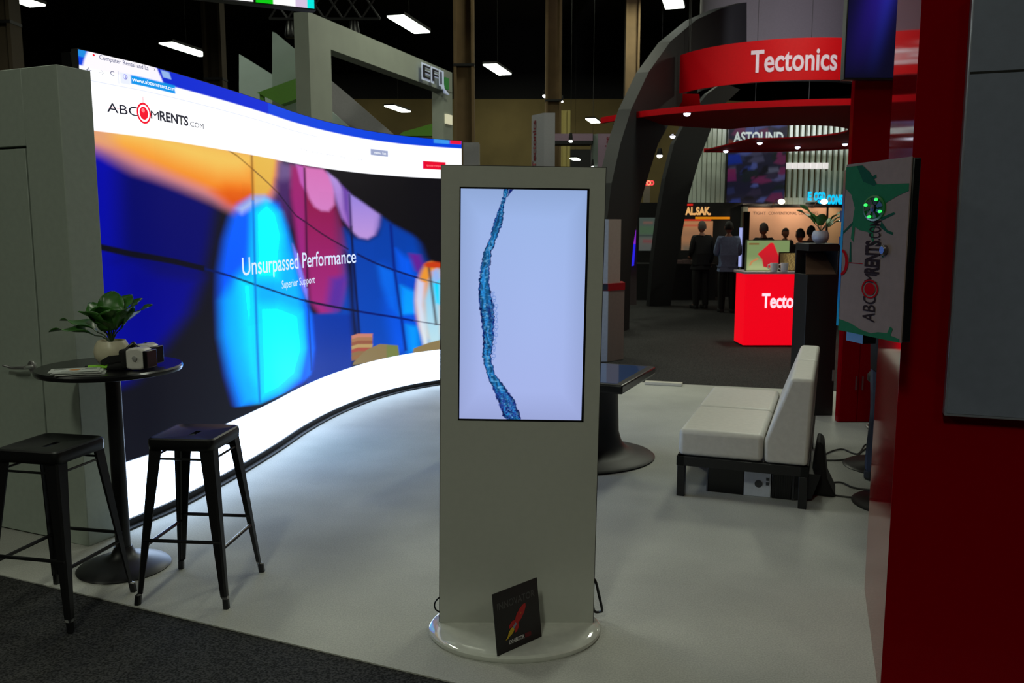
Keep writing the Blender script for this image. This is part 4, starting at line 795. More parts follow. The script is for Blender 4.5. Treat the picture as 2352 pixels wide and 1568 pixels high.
# red back-lit counter
rl=thing('red_counter','glowing red light-box counter with white lettering, beside the black counter','counter',(3.30,12.2,0))
redglow=mat('red_lightbox',(170,0,12),.4,emit=(232,0,24),es=1.0)
MB().box(0,1.3,0,.5,.02,1.03).build('light_box',redglow,rl,smooth=False); MB().box(0,1.3,.05,.5,-.006,.02).build('base',M_blackm,rl)
MB().prism([(-.03,-.04,1.035),(1.33,-.04,1.035),(1.33,.55,1.035),(-.03,.55,1.035)],(0,0,.035)).build('counter_top',mat('top_white',(175,165,170),.3),rl,bevel=.005)
textmesh('Tectonics',flat((0,0,0),(1,0,0),(0,0,1)),'lettering',mat('sign_white_glow',(240,225,235),.5,emit=(245,215,230),es=1),rl,.245,.98,.56,.76,.025)
pp=thing('picture_light_box','green light-box picture of a red shopping bag on the red counter','light box',(3.34,12.35,1.07))
MB().box(0,.62,0,.06,0,.44).build('frame',mat('frame_grey',(110,120,90),.5),pp)
def bag(U,V):
    return paint((120,140,90),[((135,150,100),(175,185,130),.12,[(0,0),(1,0),(1,.4),(0,.4)]),((200,120,80),(190,130,80),.02,[(.06,.16),(.10,.30),(.25,.42),(.28,.38),(.14,.27),(.10,.16)]),((214,24,38),(178,26,38),.012,[(.25,.55),(.55,.93),(.62,.92),(.80,.35),(.76,.25),(.70,.10),(.52,.08),(.40,.12),(.36,.38)]),((120,90,50),(120,90,50),.01,[(.04,.86),(.28,.86),(.28,.92),(.04,.92)])],U,V)
quad_screen('picture',[(.01,-.003,.01),(.61,-.003,.01),(.61,-.003,.43),(.01,-.003,.43)],90,70,bag,screenmat('led_screen_glow'),pp)
p2=thing('gold_picture','small framed gold and brown picture standing beside the two white mugs','picture',(3.79,12.28,1.07))
MB().box(0,.30,0,.03,0,.27).build('frame',M_dark,p2)
def gold(U,V):
    n=(np.sin(U*40+np.sin(V*23)*3)*np.sin(V*37+U*11)+1)/2; return lin((70,52,30))*(1-n)[:,None]+lin((150,128,75))*n[:,None]*np.clip(U*2,.2,1)[:,None]
quad_screen('picture',[(.015,-.002,.015),(.285,-.002,.015),(.285,-.002,.255),(.015,-.002,.255)],40,40,gold,screenmat('led_screen_glow'),p2)
mg=mat('mug_white',(235,232,236),.3)
for k,(x_,lb) in enumerate([(3.70,'left white mug on the red counter, in front of the bag picture'),(3.845,'right white mug on the red counter, in front of the gold picture')]):
    t=thing('mug',lb,'mug',(x_,12.2,1.07),0,'white mugs on the red counter'); MB().lathe([(.043,0),(.048,.01),(.056,.12),(.052,.12),(.044,.012),(.0,.01)],24).build('cup',mg,t); MB().tube([(-.05,0,.10),(-.085,0,.095),(-.09,0,.05),(-.048,0,.03)],.008,8).build('handle',mg,t)
# ------------------------------------------------------------------ red canopy booth with dark arch
CC=Vector((5.18,17.1,0))
cn=thing('ring_canopy','flat red ring canopy with small spotlights, hanging in front of the dark arch','canopy',(CC.x,CC.y,3.50))
def annulus(r0,r1,z0,z1,n=72):
    mm=MB()
    for k in range(n+1):
        a_=R(-153+251*k/n)
        for r_,z_ in ((r0,z0),(r1,z0),(r1,z1),(r0,z1)): mm.v.append((r_*math.cos(a_),r_*math.sin(a_),z_))
    for k in range(n):
        j=k+1
        for q in range(4): mm.f.append((k*4+q,j*4+q,j*4+(q+1)%4,k*4+(q+1)%4))
    mm.f+=[(0,1,2,3),(n*4,n*4+1,n*4+2,n*4+3)]
    return mm
redm=mat('matt_red',(150,0,10),.8,spec=.05); redl=mat('lit_red',(176,2,16),.6,spec=.1)
annulus(1.25,4.03,0,.03).build('disc',redm,cn); annulus(4.03,4.1,-.035,.06).build('rim',redl,cn)
for a_ in (-5,25,60,85): MB().tube([(2.6*math.cos(R(a_)),2.6*math.sin(R(a_)),.03),(2.6*math.cos(R(a_)),2.6*math.sin(R(a_)),8.5)],.005,6).build('hanging_wire',M_blackm,cn)
lens=mat('spot_lens',(240,240,255),.3,emit=(235,235,255),es=5)
for px,py in [(1416,288),(1578,261),(1545,313),(1667,347),(1745,328),(1832,338),(1941,331),(2058,325)]:
    g=grd(px,py,3.47); sp=thing('canopy_spotlight','small round spotlight set under the red ring canopy','spotlight',(g.x,g.y,3.47),0,'spotlights under the red canopy')
    MB().ball((0,0,0),.055,.055,.04,12,8).build('lens',lens,sp); MB().lathe([(.05,.0),(.07,.015),(.07,.03)],16).build('collar',M_dark,sp)
bn=thing('curved_banner','curved red hanging banner with large white lettering, above the ring canopy','banner',(CC.x,CC.y,0))
rb=2.2; z0,z1=4.14,4.82
def cyl(r,a0,a1,z0,z1,th,n=60):
    mm=MB()
    for k in range(n+1):
        a_=a0+(a1-a0)*k/n
        for r_,z_ in ((r,z0),(r-th,z0),(r-th,z1),(r,z1)): mm.v.append((r_*math.cos(a_),r_*math.sin(a_),z_))
    for k in range(n):
        for q in range(4): mm.f.append((k*4+q,(k+1)*4+q,(k+1)*4+(q+1)%4,k*4+(q+1)%4))
    mm.f+= [(0,1,2,3),(n*4,n*4+1,n*4+2,n*4+3)]; return mm
a0=math.atan2(16.4-17.1,3.07-5.18)
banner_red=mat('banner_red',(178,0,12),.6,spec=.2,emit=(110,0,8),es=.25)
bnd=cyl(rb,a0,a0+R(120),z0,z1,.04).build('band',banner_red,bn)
def bf(X,Z,o=0):
    a_=a0+X/(rb); return Vector(((rb+.012)*math.cos(a_),(rb+.012)*math.sin(a_),Z))
# text angle range from photo: x 1725 -> 1925
def angof(px,py):
    r=ray(px,py); 
    # intersect circle
    A_=r.x**2+r.y**2; B_=-2*(r.x*CC.x+r.y*CC.y); C2=CC.x**2+CC.y**2-rb**2; t_=(-B_-math.sqrt(max(0,B_*B_-4*A_*C2)))/(2*A_); return math.atan2(r.y*t_-CC.y,r.x*t_-CC.x)
s0=(angof(1725,140)-a0)*rb; s1=(angof(1923,130)-a0)*rb
if s0<0: s0+=2*math.pi*rb
if s1<0: s1+=2*math.pi*rb
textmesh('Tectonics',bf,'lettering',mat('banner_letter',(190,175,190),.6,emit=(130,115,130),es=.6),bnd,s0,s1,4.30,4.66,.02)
for a_ in (a0+.15,a0+2.0): MB().tube([(rb*math.cos(a_),rb*math.sin(a_),z1),(rb*math.cos(a_),rb*math.sin(a_),12)],.006,6).build('hanging_wire',M_blackm,bn)
dm=thing('grey_drum','large grey fabric drum hanging behind the curved red banner, cut by the top edge','hanging drum',(7.85,26,0))
MB().lathe([(1.9,5.6),(1.9,11.99),(1.86,11.99),(1.86,5.6)],64,sx=1.25).build('fabric',mat('drum_grey',(125,120,128),.8),dm); MB().lathe([(1.91,5.6),(1.91,5.66)],64,sx=1.25).build('hoop',M_blackm,dm)
up_=thing('drum_fill','added fill lamp on the ring canopy, hidden behind the banner, brightening the drum','lamp',(6.3,16.4,3.53)); MB().box(-.1,.1,-.1,.1,0,.12).build('housing',M_dark,up_); MB().box(-.08,.08,-.08,.08,.12,.13).build('lens',M_drum_fill,up_); lamp('drum_fill_light',(6.3,16.4,3.72),(7.8,25,8.0),.2,1500,(.95,.92,1),spot=70)  # added lamp, unseen behind the banner, to brighten the grey drum
rp=thing('red_hanger_panel','red angled panel hanging between the banner and the ring canopy','panel',at(1580,250,16.9))
MB().prism([at(*p,16.9)-rp.location for p in [(1565,215),(1606,216),(1613,283),(1545,277)]],(.0,.08,0)).build('sheet',redm,rp,smooth=False); MB().tube([(0,.04,.3),(0,.04,3.2)],.012,6).build('hanging_wire',M_blackm,rp)
archm=mat('arch_charcoal',(25,26,28),.6,spec=.3)
def arch(label,outer,inner,P0,d,thick):
    P=[onplane(x_,y_,P0,d) for x_,y_ in outer+inner[::-1]]; t=thing('arch_leg',label,'arch',P[0]*1.0)
    n=Vector((-d[1],d[0],0)).normalized()*thick
    base=P[0].copy(); MB().prism([p-base for p in P],n).build('blade',archm,t,smooth=False); return t
arch('huge charcoal arch blade curving up from behind the kiosk to the curved banner',[(1385,762),(1388,640),(1395,500),(1405,420),(1425,330),(1450,250),(1490,165),(1540,95),(1600,45),(1655,20),(1715,5)],[(1445,762),(1448,640),(1455,560),(1470,470),(1490,400),(1512,330),(1545,270),(1580,210),(1615,160),(1660,120),(1715,96)],Vector((2.0,14.4,0)),(1,2.0),.22)
arch('slanting charcoal arch leg standing on the dark carpet left of the two men',[(1492,703),(1500,600),(1513,500),(1528,410),(1548,330),(1580,270),(1625,215),(1660,190)],[(1540,703),(1552,620),(1566,540),(1582,450),(1605,370),(1636,290),(1668,235),(1700,205)],Vector((2.96,18.5,0)),(1,.35),.16)
# ------------------------------------------------------------------ slatted white booth with picture screen
def cx(px,py,Y): 
    p=at(px,py,Y); return p.x,p.z
slm=mat('slat_white',(205,218,205),.6)
xs=[1566,1576,1586,1596,1606,1617,1628,1639,1650,1661]
sl1=thing('slat_screen','white vertical slat screen left of the dark picture wall','slat screen',(0,22,0))
for k,px in enumerate(xs): 
    x_=at(px,400,22).x; MB().box(x_-.047,x_+.047,0,.10,2.25,4.6).build('slat',slm,sl1)
MB().box(4.1,5.35,.02,.14,2.2,2.26).build('rail',slm,sl1); MB().box(4.1,5.35,.02,.14,4.56,4.62).build('rail',slm,sl1)
for x_ in (4.14,5.3): MB().box(x_,x_+.05,.02,.14,0,2.2).build('post',M_blackm,sl1)
sl2=thing('slat_screen','white vertical slat screen right of the dark picture wall, with a bright band across it','slat screen',(0,22,0))
for k in range(13):
    x_=at(1801+k*13.0,400,22).x; MB().box(x_-.036,x_+.036,0,.10,2.25,4.6).build('slat',slm,sl2)
MB().box(6.85,9.0,.02,.14,2.22,2.42).build('rail',slm,sl2); 
for k in range(7): 
    x_=at(1806+k*13.9,388,22).x; MB().box(x_,x_+.13,-.03,.02,3.13,3.28).build('light_panel',mat('panel_glow',(220,215,215),.5,emit=(200,196,196),es=1),sl2)
q=MB(); q.box(7.9,9.0,.18,.3,2.3,3.1); q.build('wall_panel',slm,sl2)
for x_ in (6.9,8.9): MB().box(x_,x_+.05,.02,.14,0,2.22).build('post',M_blackm,sl2)
pw=thing('picture_wall','dark blue collage screen with the word ASTOUND near its top, between two slat screens','screen',(0,21.9,0))
MB().box(5.36,6.84,0,.2,2.25,4.55).build('housing',M_dark,pw)
def collage(U,V):
    L=[]; r=random.Random(5); base=(20,20,34); cs=[(52,60,105),(30,40,90),(46,46,66),(58,58,92),(32,28,44),(16,22,26),(74,26,56),(60,62,78),(26,30,58),(12,12,18)]
    for k in range(70):
        a_,b_=r.random(),r.random(); w_=.05+.13*r.random(); h_=.02+.05*r.random(); c=r.choice(cs); L.append((c,c,.02,[(a_-w_,b_-h_*.6),(a_,b_-h_),(a_+w_,b_-h_*.4),(a_+w_*.8,b_+h_),(a_-w_*.3,b_+h_*.8)]))
    L.append(((84,36,24),(84,40,24),.015,[(0,.56),(.16,.58),(.18,.63),(.10,.68),(0,.70)])); L.append(((10,30,110),(10,30,100),.02,[(0,.42),(.25,.44),(.2,.54),(0,.53)])); L.append(((80,24,56),(70,20,60),.015,[(0,.24),(.16,.25),(.14,.38),(0,.38)])); return paint(base,L,U,V)
quad_screen('screen',[(5.38,-.004,2.27),(6.82,-.004,2.27),(6.82,-.004,4.53),(5.38,-.004,4.53)],110,170,collage,screenmat('led_screen_glow'),pw)
textmesh('ASTOUND',flat((0,0,0),(1,0,0),(0,0,1),.01),'lettering',mat('pale_letter',(150,160,155),.5,emit=(120,132,128),es=1),pw,5.50,6.74,3.78,4.02,.03)
MB().box(5.4,5.5,.05,.15,0,2.25).build('post',M_blackm,pw); MB().box(6.7,6.8,.05,.15,0,2.25).build('post',M_blackm,pw)
# cyan letter sign
cs_=thing('cyan_sign','glowing cyan letter sign in front of the right slat screen','sign',(0,21.6,0))
cy=mat('cyan_glow',(0,180,235),.4,emit=(0,186,240),es=1)
q=[at(*p,21.6) for p in [(1855,460),(1873,459),(1882,466),(1940,468)]]
f2=flat((0,0,0),(1,0,0),(0,0,1),.01)
x_=at(1855,450,21.6); textmesh('E',f2,'letter',cy,cs_,x_.x,at(1864,450,21.6).x,at(1855,459,21.6).z,at(1855,441,21.6).z,.06); textmesh('CGD',f2,'letter',cy,cs_,at(1869,450,21.6).x,at(1896,450,21.6).x,at(1855,459,21.6).z,at(1855,442,21.6).z,.06); textmesh('CONS',f2,'letter',cy,cs_,at(1899,450,21.6).x,at(1936,450,21.6).x,at(1899,468,21.6).z,at(1855,448,21.6).z,.06); textmesh('O',f2,'letter',cy,cs_,at(1878,450,21.6).x,at(1897,450,21.6).x,at(1899,467,21.6).z,at(1855,455,21.6).z,.06)
MB().box(7.4,8.5,.02,.42,2.26,2.30).build('mount_rail',M_dark,cs_)
# beige lit graphic wall
gw=thing('graphic_wall','warm lit beige exhibit wall with faint lettering, behind the four distant heads','wall',(0,20.8,0))
beige=mat('beige_wall',(205,160,130),.7,var=.04,scale=1.5)
MB().box(5.62,7.5,0,.15,0,2.17).build('wall_panel',beige,gw,smooth=False); MB().box(7.5,7.54,-.03,.15,0,2.17).build('post',M_dark,gw); MB().box(7.54,8.9,0,.15,0,2.17).build('wall_panel',mat('beige_wall2',(215,180,140),.7,scale=2),gw,smooth=False)
MB().box(5.5,5.62,-.05,.15,0,2.2).build('post',mat('sage_post',(120,125,112),.6),gw)
br_=mat('brown_letter',(110,80,70),.6)
for body,a_,b_,z_,h_ in [('TIGHT',5.75,6.06,1.98,.07),('CONVENTIONAL',6.12,6.80,1.98,.07),('CLOTHING',6.84,7.3,1.98,.07)]: textmesh(body,flat((0,0,0),(1,0,0),(0,0,1),.004),'lettering',br_,gw,a_,b_,z_,z_+h_,.01)
gr2=MB(); gr2.box(7.9,8.5,-.02,0,1.46,1.52); gr2.build('green_print',mat('lime_print',(110,150,20),.5,emit=(90,120,20),es=.5),gw); gr2=MB(); gr2.box(7.95,8.6,-.02,0,1.02,1.16); gr2.build('green_print',mat('olive_print',(130,120,40),.5),gw)
gb=MB(); gb.box(5.5,9.0,-.06,.18,2.17,2.22); gb.build('top_rail',M_dark,gw)
for px,py,lab in [(1795,463,'warm round exhibit lamp under the picture wall'),(1893,463,'bright round exhibit lamp over the cyan sign')]:
    p=at(px,py,20.0); sp=thing('exhibit_lamp',lab,'lamp',p); MB().ball((0,0,0),.075,.075,.06,14,8).build('bulb',mat('warm_bulb',(255,235,200),.3,emit=(255,232,200),es=6),sp); MB().tube([(0,.02,.02),(0,.4,.06),(0,.72,-.1)],.012,6).build('arm',M_dark,sp)
    lamp('exhibit_lamp_light',(p.x,20.1,2.45),(p.x,20.9,1.6),.08,36,(1,.78,.58),spot=110)
# violet-white tube
lt=thing('light_tube','thin upright white-violet light tube beside the man in the blue shirt','light',(0,0,0))
a_=at(1699,612,17.8); b_=at(1702,523,17.8); MB().tube([a_,b_],.03,10).build('tube',mat('violet_white',(170,180,240),.4,emit=(165,175,235),es=.9),lt); MB().box(a_.x+.035,a_.x+.16,17.75,17.85,0,2.0).build('post',M_dark,lt)
# ------------------------------------------------------------------ black exhibit with gold letters
be=thing('black_exhibit','black exhibit booth with gold letters and an orange stripe, behind the two standing men','exhibit booth',(0,21,0))
bk=mat('exhibit_black',(7,7,8),.6)
MB().box(2.9,5.55,0,.3,0,2.27).build('wall_panel',bk,be,smooth=False); MB().box(2.9,4.75,-.9,-.02,-.006,.84).build('counter',bk,be,smooth=False)
f3=flat((0,0,0),(1,0,0),(0,0,1),.01)
textmesh('3AL.SAK.',f3,'lettering',mat('gold_letter',(215,160,100),.5,emit=(210,158,98),es=1),be,4.10,4.79,1.985,2.16,.05)
MB().box(4.12,4.35,-.02,0,2.195,2.24).build('red_stripe',mat('red_glow2',(190,20,10),.5,emit=(190,22,12),es=1),be); MB().box(4.42,5.25,-.02,0,1.875,1.93).build('orange_stripe',mat('orange_glow',(190,110,5),.5,emit=(190,112,5),es=1),be); MB().box(4.1,4.8,-.02,0,1.835,1.872).build('red_stripe',mat('red_glow3',(180,40,20),.5,emit=(175,42,24),es=1),be)
def poster(U,V): return paint((140,98,68),[((175,120,78),(130,95,70),.2,[(0,.55),(1,.55),(1,1),(0,1)]),((165,72,50),(165,72,50),.03,[(0,.82),(.8,.82),(.8,.88),(0,.88)]),((84,76,62),(84,78,66),.2,[(0,-.1),(1,-.1),(1,.2),(0,.2)])],U,V)
quad_screen('poster',[(4.10,-.006,1.13),(4.85,-.006,1.13),(4.85,-.006,1.83),(4.10,-.006,1.83)],30,30,poster,screenmat('led_screen_glow'),be)  # poster emits its own colours, the warm light on it put into them
def poster2(U,V): return paint((62,72,66),[((78,78,72),(70,72,70),.05,[(0,0),(1,0),(1,.4),(0,.4)]),((60,80,60),(60,80,60),.05,[(0,.5),(1,.5),(1,.75),(0,.75)]),((96,60,60),(96,60,60),.04,[(.15,.24),(.95,.22),(.95,.32),(.15,.34)]),((100,74,66),(100,74,66),.04,[(.15,.82),(.5,.82),(.5,.88),(.15,.88)]),((96,60,72),(96,60,72),.04,[(.65,.8),(.98,.8),(.98,.86),(.65,.86)]),((40,46,44),(40,46,44),.02,[(0,.44),(1,.44),(1,.47),(0,.47)])],U,V)
quad_screen('poster',[(3.07,-.006,1.12),(3.72,-.006,1.12),(3.72,-.006,1.91),(3.07,-.006,1.91)],30,40,poster2,screenmat('led_screen_glow'),be)
for k,(x_,c) in enumerate([(3.95,(110,90,88)),(4.12,(120,100,96)),(4.30,(105,95,92)),(4.45,(90,84,84))]):
    tag(MB().box(-.07,.07,-.1,.1,0,.07+.02*(k%2)).build('product_box',mat('product_%d'%k,c,.5),None),'small pale box on the black exhibit counter, '+['leftmost','second from the left','third from the left','rightmost'][k],'box','boxes on the black exhibit counter').location=(x_,20.45,.842)
# red ring lamps and pale post
rr_=thing('ring_sign','three small glowing red rings high on a pale post between the arch legs','sign',at(1490,420,25))
for k,(px,c) in enumerate([(1484,(255,70,75)),(1490,(255,150,110)),(1497,(255,70,75))]):
    mm=MB(); mm.tube([(at(px,420,25)-rr_.location)+Vector((.055*math.cos(q*.3927),0,.055*math.sin(q*.3927))) for q in range(17)],.018,6); mm.build('ring',mat('ring_%d'%c[1],c,.4,emit=c,es=1.3),rr_)
zb=-rr_.location.z; MB().box(-.13,.05,.02,.12,zb,-.08).build('post',mat('pale_post',(150,140,125),.5),rr_)
# ------------------------------------------------------------------ white towers with cross beam
tw=mat('tower_white',(150,150,156),.6); tl_=mat('tower_lilac',(150,125,145),.6)
redt=mat('tower_letter',(120,20,36),.6)
t1=thing('booth_tower','white square tower with small red lettering on its left side, behind the kiosk top','tower',(0,24,0))
x0,x1=at(1250,262,24).x,at(1275,262,24).x; zt=at(1275,259,24).z
MB().prism([(x0,0,0),(x1,0,0),(x1,.6,0),(x0-.32,.9,0),(x0-.32,.55,0)],(0,0,zt)).build('body',tw,t1,smooth=False)
nd=Vector((x0-(x0-.32),-.55,0)).normalized()
textmesh('Tectonics',lambda X,Z,o=0: Vector((x0-.32,.55,0))+nd*(.22-Z*.8)+Vector((-.006,-.01,X)),'lettering',redt,t1,zt-1.45,zt-.15,0,.22,.02)
t2=thing('booth_tower','pale tower with vertical red lettering, partly hidden by the dark arch','tower',(0,24,0))
x2,x3=at(1374,310,24).x,at(1425,310,24).x; zt2=at(1400,307,24).z
MB().prism([(x2,0,0),(x3,0,0),(x3,.5,0),(x2-.14,.6,0),(x2-.14,.25,0)],(0,0,zt2)).build('body',tl_,t2,smooth=False); MB().prism([(x2-.16,.24,0),(x2-.005,-.01,0),(x2-.003,.01,0),(x2-.14,.26,0)],(0,0,zt2)).build('left_side',mat('tower_sage',(128,140,134),.6),t2,smooth=False)
textmesh('Tectonics',lambda X,Z,o=0: Vector((x2+.22-Z*.8+.12,-.006,X)),'lettering',redt,t2,zt2-1.15,zt2-.08,0,.2,.025)
cb_=thing('cross_beam','pale cross beam joining the two white towers, dark below','beam',(0,24,0))
MB().box(x1,x2-.13,.1,.4,at(1300,322,24).z,at(1300,306,24).z).build('beam',tl_,cb_,smooth=False); MB().box(x1,x2-.16,.1,.7,at(1300,330,24).z,at(1300,322,24).z).build('underside',M_blackm,cb_,smooth=False)
yp=thing('yellow_column','yellowish tan fluted column between the two white towers','column',(at(1297,350,33).x,33,-.006))
q=MB(); q.box(-.2,-.1,0,.2,0,6.0); q.box(-.1,.1,.05,.2,0,6.0); q.box(.1,.2,0,.2,0,6.0); q.build('shaft',mat('yellow_tan',(190,175,105),.7),yp)
MB().box(at(1311,350,45).x,at(1363,350,45).x,45.5,46.0,at(1311,400,45).z,at(1311,341,45).z).build('dark_doorway_1',M_blackm,None).__setitem__('kind','structure')  # black slab standing for the darkness inside the far opening
# small pale box beyond LED end
tag(MB().box(0,.35,0,.5,0,3.55).build('pale_pylon',tw,None),'pale pylon peeking out beside the right end of the curved screen','pylon').location=(at(1064,360,19.5).x,19.5,-.006)
# ------------------------------------------------------------------ white frame structure with letters
fg=mat('frame_white',(136,142,132),.6,var=.06,scale=3)
A1=Vector((-2.68,11.8,0)); A2=Vector((-1.10,16.35,0)); fdv=(A2-A1).normalized(); fn=Vector((fdv.y,-fdv.x,0))
fm=thing('booth_gateway','tall white goalpost frame with metal letters at its right end, behind the curved screen','gateway',A1,math.atan2(fdv.y,fdv.x)); FL=(A2-A1).length
MB().box(0,.55,0,.22,0,4.12).build('post',fg,fm,smooth=False); MB().box(FL-.42,FL,0,.22,0,4.15).build('post',fg,fm,smooth=False); MB().box(0,FL,0,.22,4.12,4.5).build('beam',fg,fm,smooth=False)
lf=lambda X,Z,o=0: Vector((X,-.10,Z))
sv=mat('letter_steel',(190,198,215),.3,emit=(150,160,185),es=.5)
def let(body,x0,x1,z0,z1,m,b_,off=-.10): return textmesh(body,lambda X,Z,o=0: Vector((X,off,Z)),'lettering',m,fm,x0,x1,z0,z1,b_)
lx=FL-1.45
for body,a_,w_ in [('E',0,.30),('F',.38,.26),('I',.72,.07)]:
    let(body,lx+a_-.03,lx+a_+w_+.03,4.17,4.42,sv,.05,-.07); let(body,lx+a_,lx+a_+w_,4.19,4.40,M_dark,.012,-.085)
MB().prism([(lx+.84,-.09,4.12),(lx+.93,-.09,4.12),(lx+1.12,-.09,4.05),(lx+.93,-.09,4.06),(lx+.86,-.09,4.2),(lx+.86,-.09,4.42),(lx+.83,-.09,4.42)],(0,.04,0)).build('swoosh',sv,fm,smooth=False)
MB().box(lx+.95,lx+1.12,-.08,-.04,4.14,4.34).build('leaf_mark',mat('leaf_mark',(40,120,50),.5,emit=(20,70,25),es=.4),fm)
q=MB(); q.box(FL-.36,FL-.1,-.04,0,3.55,3.72); q.build('lamp_reflector',mat('cream_glow',(220,215,190),.5,emit=(180,176,150),es=.8),fm)
def fin(label,pts,Y,m,th=.25,name='display_fin',cat='panel'):
    b_=at(*pts[0],Y); t=thing(name,label,cat,(b_.x,Y,0)); MB().prism([at(x_,y_,Y)-Vector((b_.x,Y,0)) for x_,y_ in pts],(0,th,0)).build('panel',m,t,smooth=False)
    MB().box(.02,.08,th*.3,th*.6,0,at(*pts[0],Y).z if at(*pts[0],Y).z>0 else .1).build('support',m,t); return t
fg2=mat('fin_white',(175,192,188),.6,var=.05,scale=2); fg3=mat('fin_grey',(130,128,132),.6)
fin('pale wedge panel furthest left above the curved screen',[(549,300),(549,124),(556,128),(627,172),(627,300)],13.6,fg2)
fin('taller pale wedge panel just left of the white frame',[(625,320),(625,73),(632,75),(716,146),(716,320)],13.0,fg2)
fin('sloping grey panel seen through the white frame',[(757,330),(757,182),(795,214),(900,305),(900,330)],15.2,fg3)
fin('small pale panel low behind the left post of the white frame',[(757,330),(757,252),(812,300),(812,330)],14.8,fg2)
fin('bright green sloping band crossing behind the left post of the white frame',[(590,213),(645,240),(718,214),(718,166)],12.6,M_green,.2,'green_band')
fin('bright green band low behind the right post of the white frame',[(915,312),(1020,312),(1020,276),(925,303)],18.5,M_green,.2,'green_band')
# chandelier-like truss clutter near top
ts=thing('ceiling_truss','dim lighting truss hanging above the wedge panels','truss',(-4.6,17,0))
q=MB()
for k in range(6): q.tube([(k*.35,0,5.6),(k*.35+.35,.0,6.1)],.02,5); q.tube([(k*.35+.35,0,5.6),(k*.35,0,6.1)],.02,5)
q.tube([(0,0,5.6),(2.1,0,5.6)],.025,6); q.tube([(0,0,6.1),(2.1,0,6.1)],.025,6); q.tube([(0.2,0,6.1),(.2,0,12)],.012,5); q.tube([(1.9,0,6.1),(1.9,0,12)],.012,5); q.build('lattice',mat('truss_grey',(60,60,62),.4,metal=.5),ts)
for k in range(3):
    MB().lathe([(.10,0),(.12,.05),(.08,.3)],14,M=T(.4+k*.6,0,5.25)).build('lamp_can',M_dark,ts)
# ------------------------------------------------------------------ cables, strip, stools behind the red wall
def cable(label,pts,r=.006,nm='floor_cable'):
    P=[Vector(p) for p in pts]; out=[]
    for i in range(len(P)-1):
        p0=P[max(0,i-1)];p1=P[i];p2=P[i+1];p3=P[min(len(P)-1,i+2)]
        for k in range(8):
            t=k/8; out.append(.5*(2*p1+(p2-p0)*t+(2*p0-5*p1+4*p2-p3)*t*t+(3*p1-p0-3*p2+p3)*t**3))
    out.append(P[-1]); o=MB().tube(out,r,8).build(nm,mat('cable_grey',(52,52,50),.5),None); tag(o,label,'cable')
g_=lambda x,y,z=.008: tuple(grd(x,y,z))
cable('grey cable arching from the cable bag towards the red wall, upper one',[g_(1884,1052),g_(1905,1038),g_(1935,1031),g_(1970,1042),g_(1990,1020),(2.62,6.0,.10),(2.60,5.9,.3)])
cable('grey cable lying straight below the arched one behind the bench',[g_(1884,1056),g_(1930,1056),g_(1965,1048),g_(1995,1028),(2.70,6.1,.05),(2.72,6.0,.3)])
cable('dark cable from the bench leg running to the right, upper of two',[g_(1862,1112),g_(1895,1110),g_(1930,1107),g_(1960,1119),g_(2000,1125),g_(2040,1127)])
cable('dark cable from the bench leg running to the right, lower of two',[g_(1862,1113),g_(1892,1117),g_(1912,1134),g_(1940,1140),g_(1980,1143),g_(2030,1146)])
ps=MB().box(-.2,.2,-.04,.04,0,.035).build('power_strip',mat('strip_cream',(200,195,180),.4),None,bevel=.006); ps.location=grd(1524,884,0); ps.rotation_euler=(0,0,R(-16)); tag(ps,'cream power strip on the far edge of the cream carpet','power strip')
def round_stool(label,x_,y_):
    t=thing('round_stool',label,'stool',(x_,y_,0),0,'round black stools behind the red wall')
    MB().lathe([(.0,0),(.285,0),(.29,.006),(.27,.016),(.06,.035),(.03,.06),(.0,.06)],48).build('foot',M_black,t); MB().tube([(0,0,.05),(0,0,.62)],.025,14).build('post',M_chrome,t)
    MB().lathe([(.0,.60),(.13,.60),(.155,.62),(.155,.66),(.14,.68),(0,.685)],40).build('seat',M_leather if False else mat('black_seat',(16,16,17),.5),t); MB().tube([(.14*math.cos(k*.3927),.14*math.sin(k*.3927),.28) for k in range(17)],.01,8).build('foot_ring',M_chrome,t)
r_=grd(1943,1071); round_stool('round black stool foot showing behind the red wall, farther one by the cables',r_.x+.285,r_.y); r_=grd(1964,1158); round_stool('round black stool foot showing behind the red wall, nearer one',r_.x+.285,r_.y)
# ------------------------------------------------------------------ people
def skinned(verts,edges,rad,root=0,sub=1):
    me=bpy.data.meshes.new('sk'); me.from_pydata([tuple(v) for v in verts],edges,[]); o=bpy.data.objects.new('sk',me); COL.objects.link(o)
    o.modifiers.new('s','SKIN'); 
    if not me.skin_vertices: raise RuntimeError('no skin layer')
    for i,r_ in enumerate(rad): me.skin_vertices[0].data[i].radius=(r_ if isinstance(r_,tuple) else (r_,r_)); me.skin_vertices[0].data[i].use_root=(i==root)
    s=o.modifiers.new('u','SUBSURF'); s.levels=sub; s.render_levels=sub
    dg=bpy.context.evaluated_depsgraph_get(); m2=bpy.data.meshes.new_from_object(o.evaluated_get(dg)); bpy.data.objects.remove(o); bpy.data.meshes.remove(me); return m2
def mesh_to_mb(m,mb):
    k=len(mb.v); mb.v+=[tuple(v.co) for v in m.vertices]; mb.f+=[tuple(i+k for i in p.vertices) for p in m.polygons]; return mb
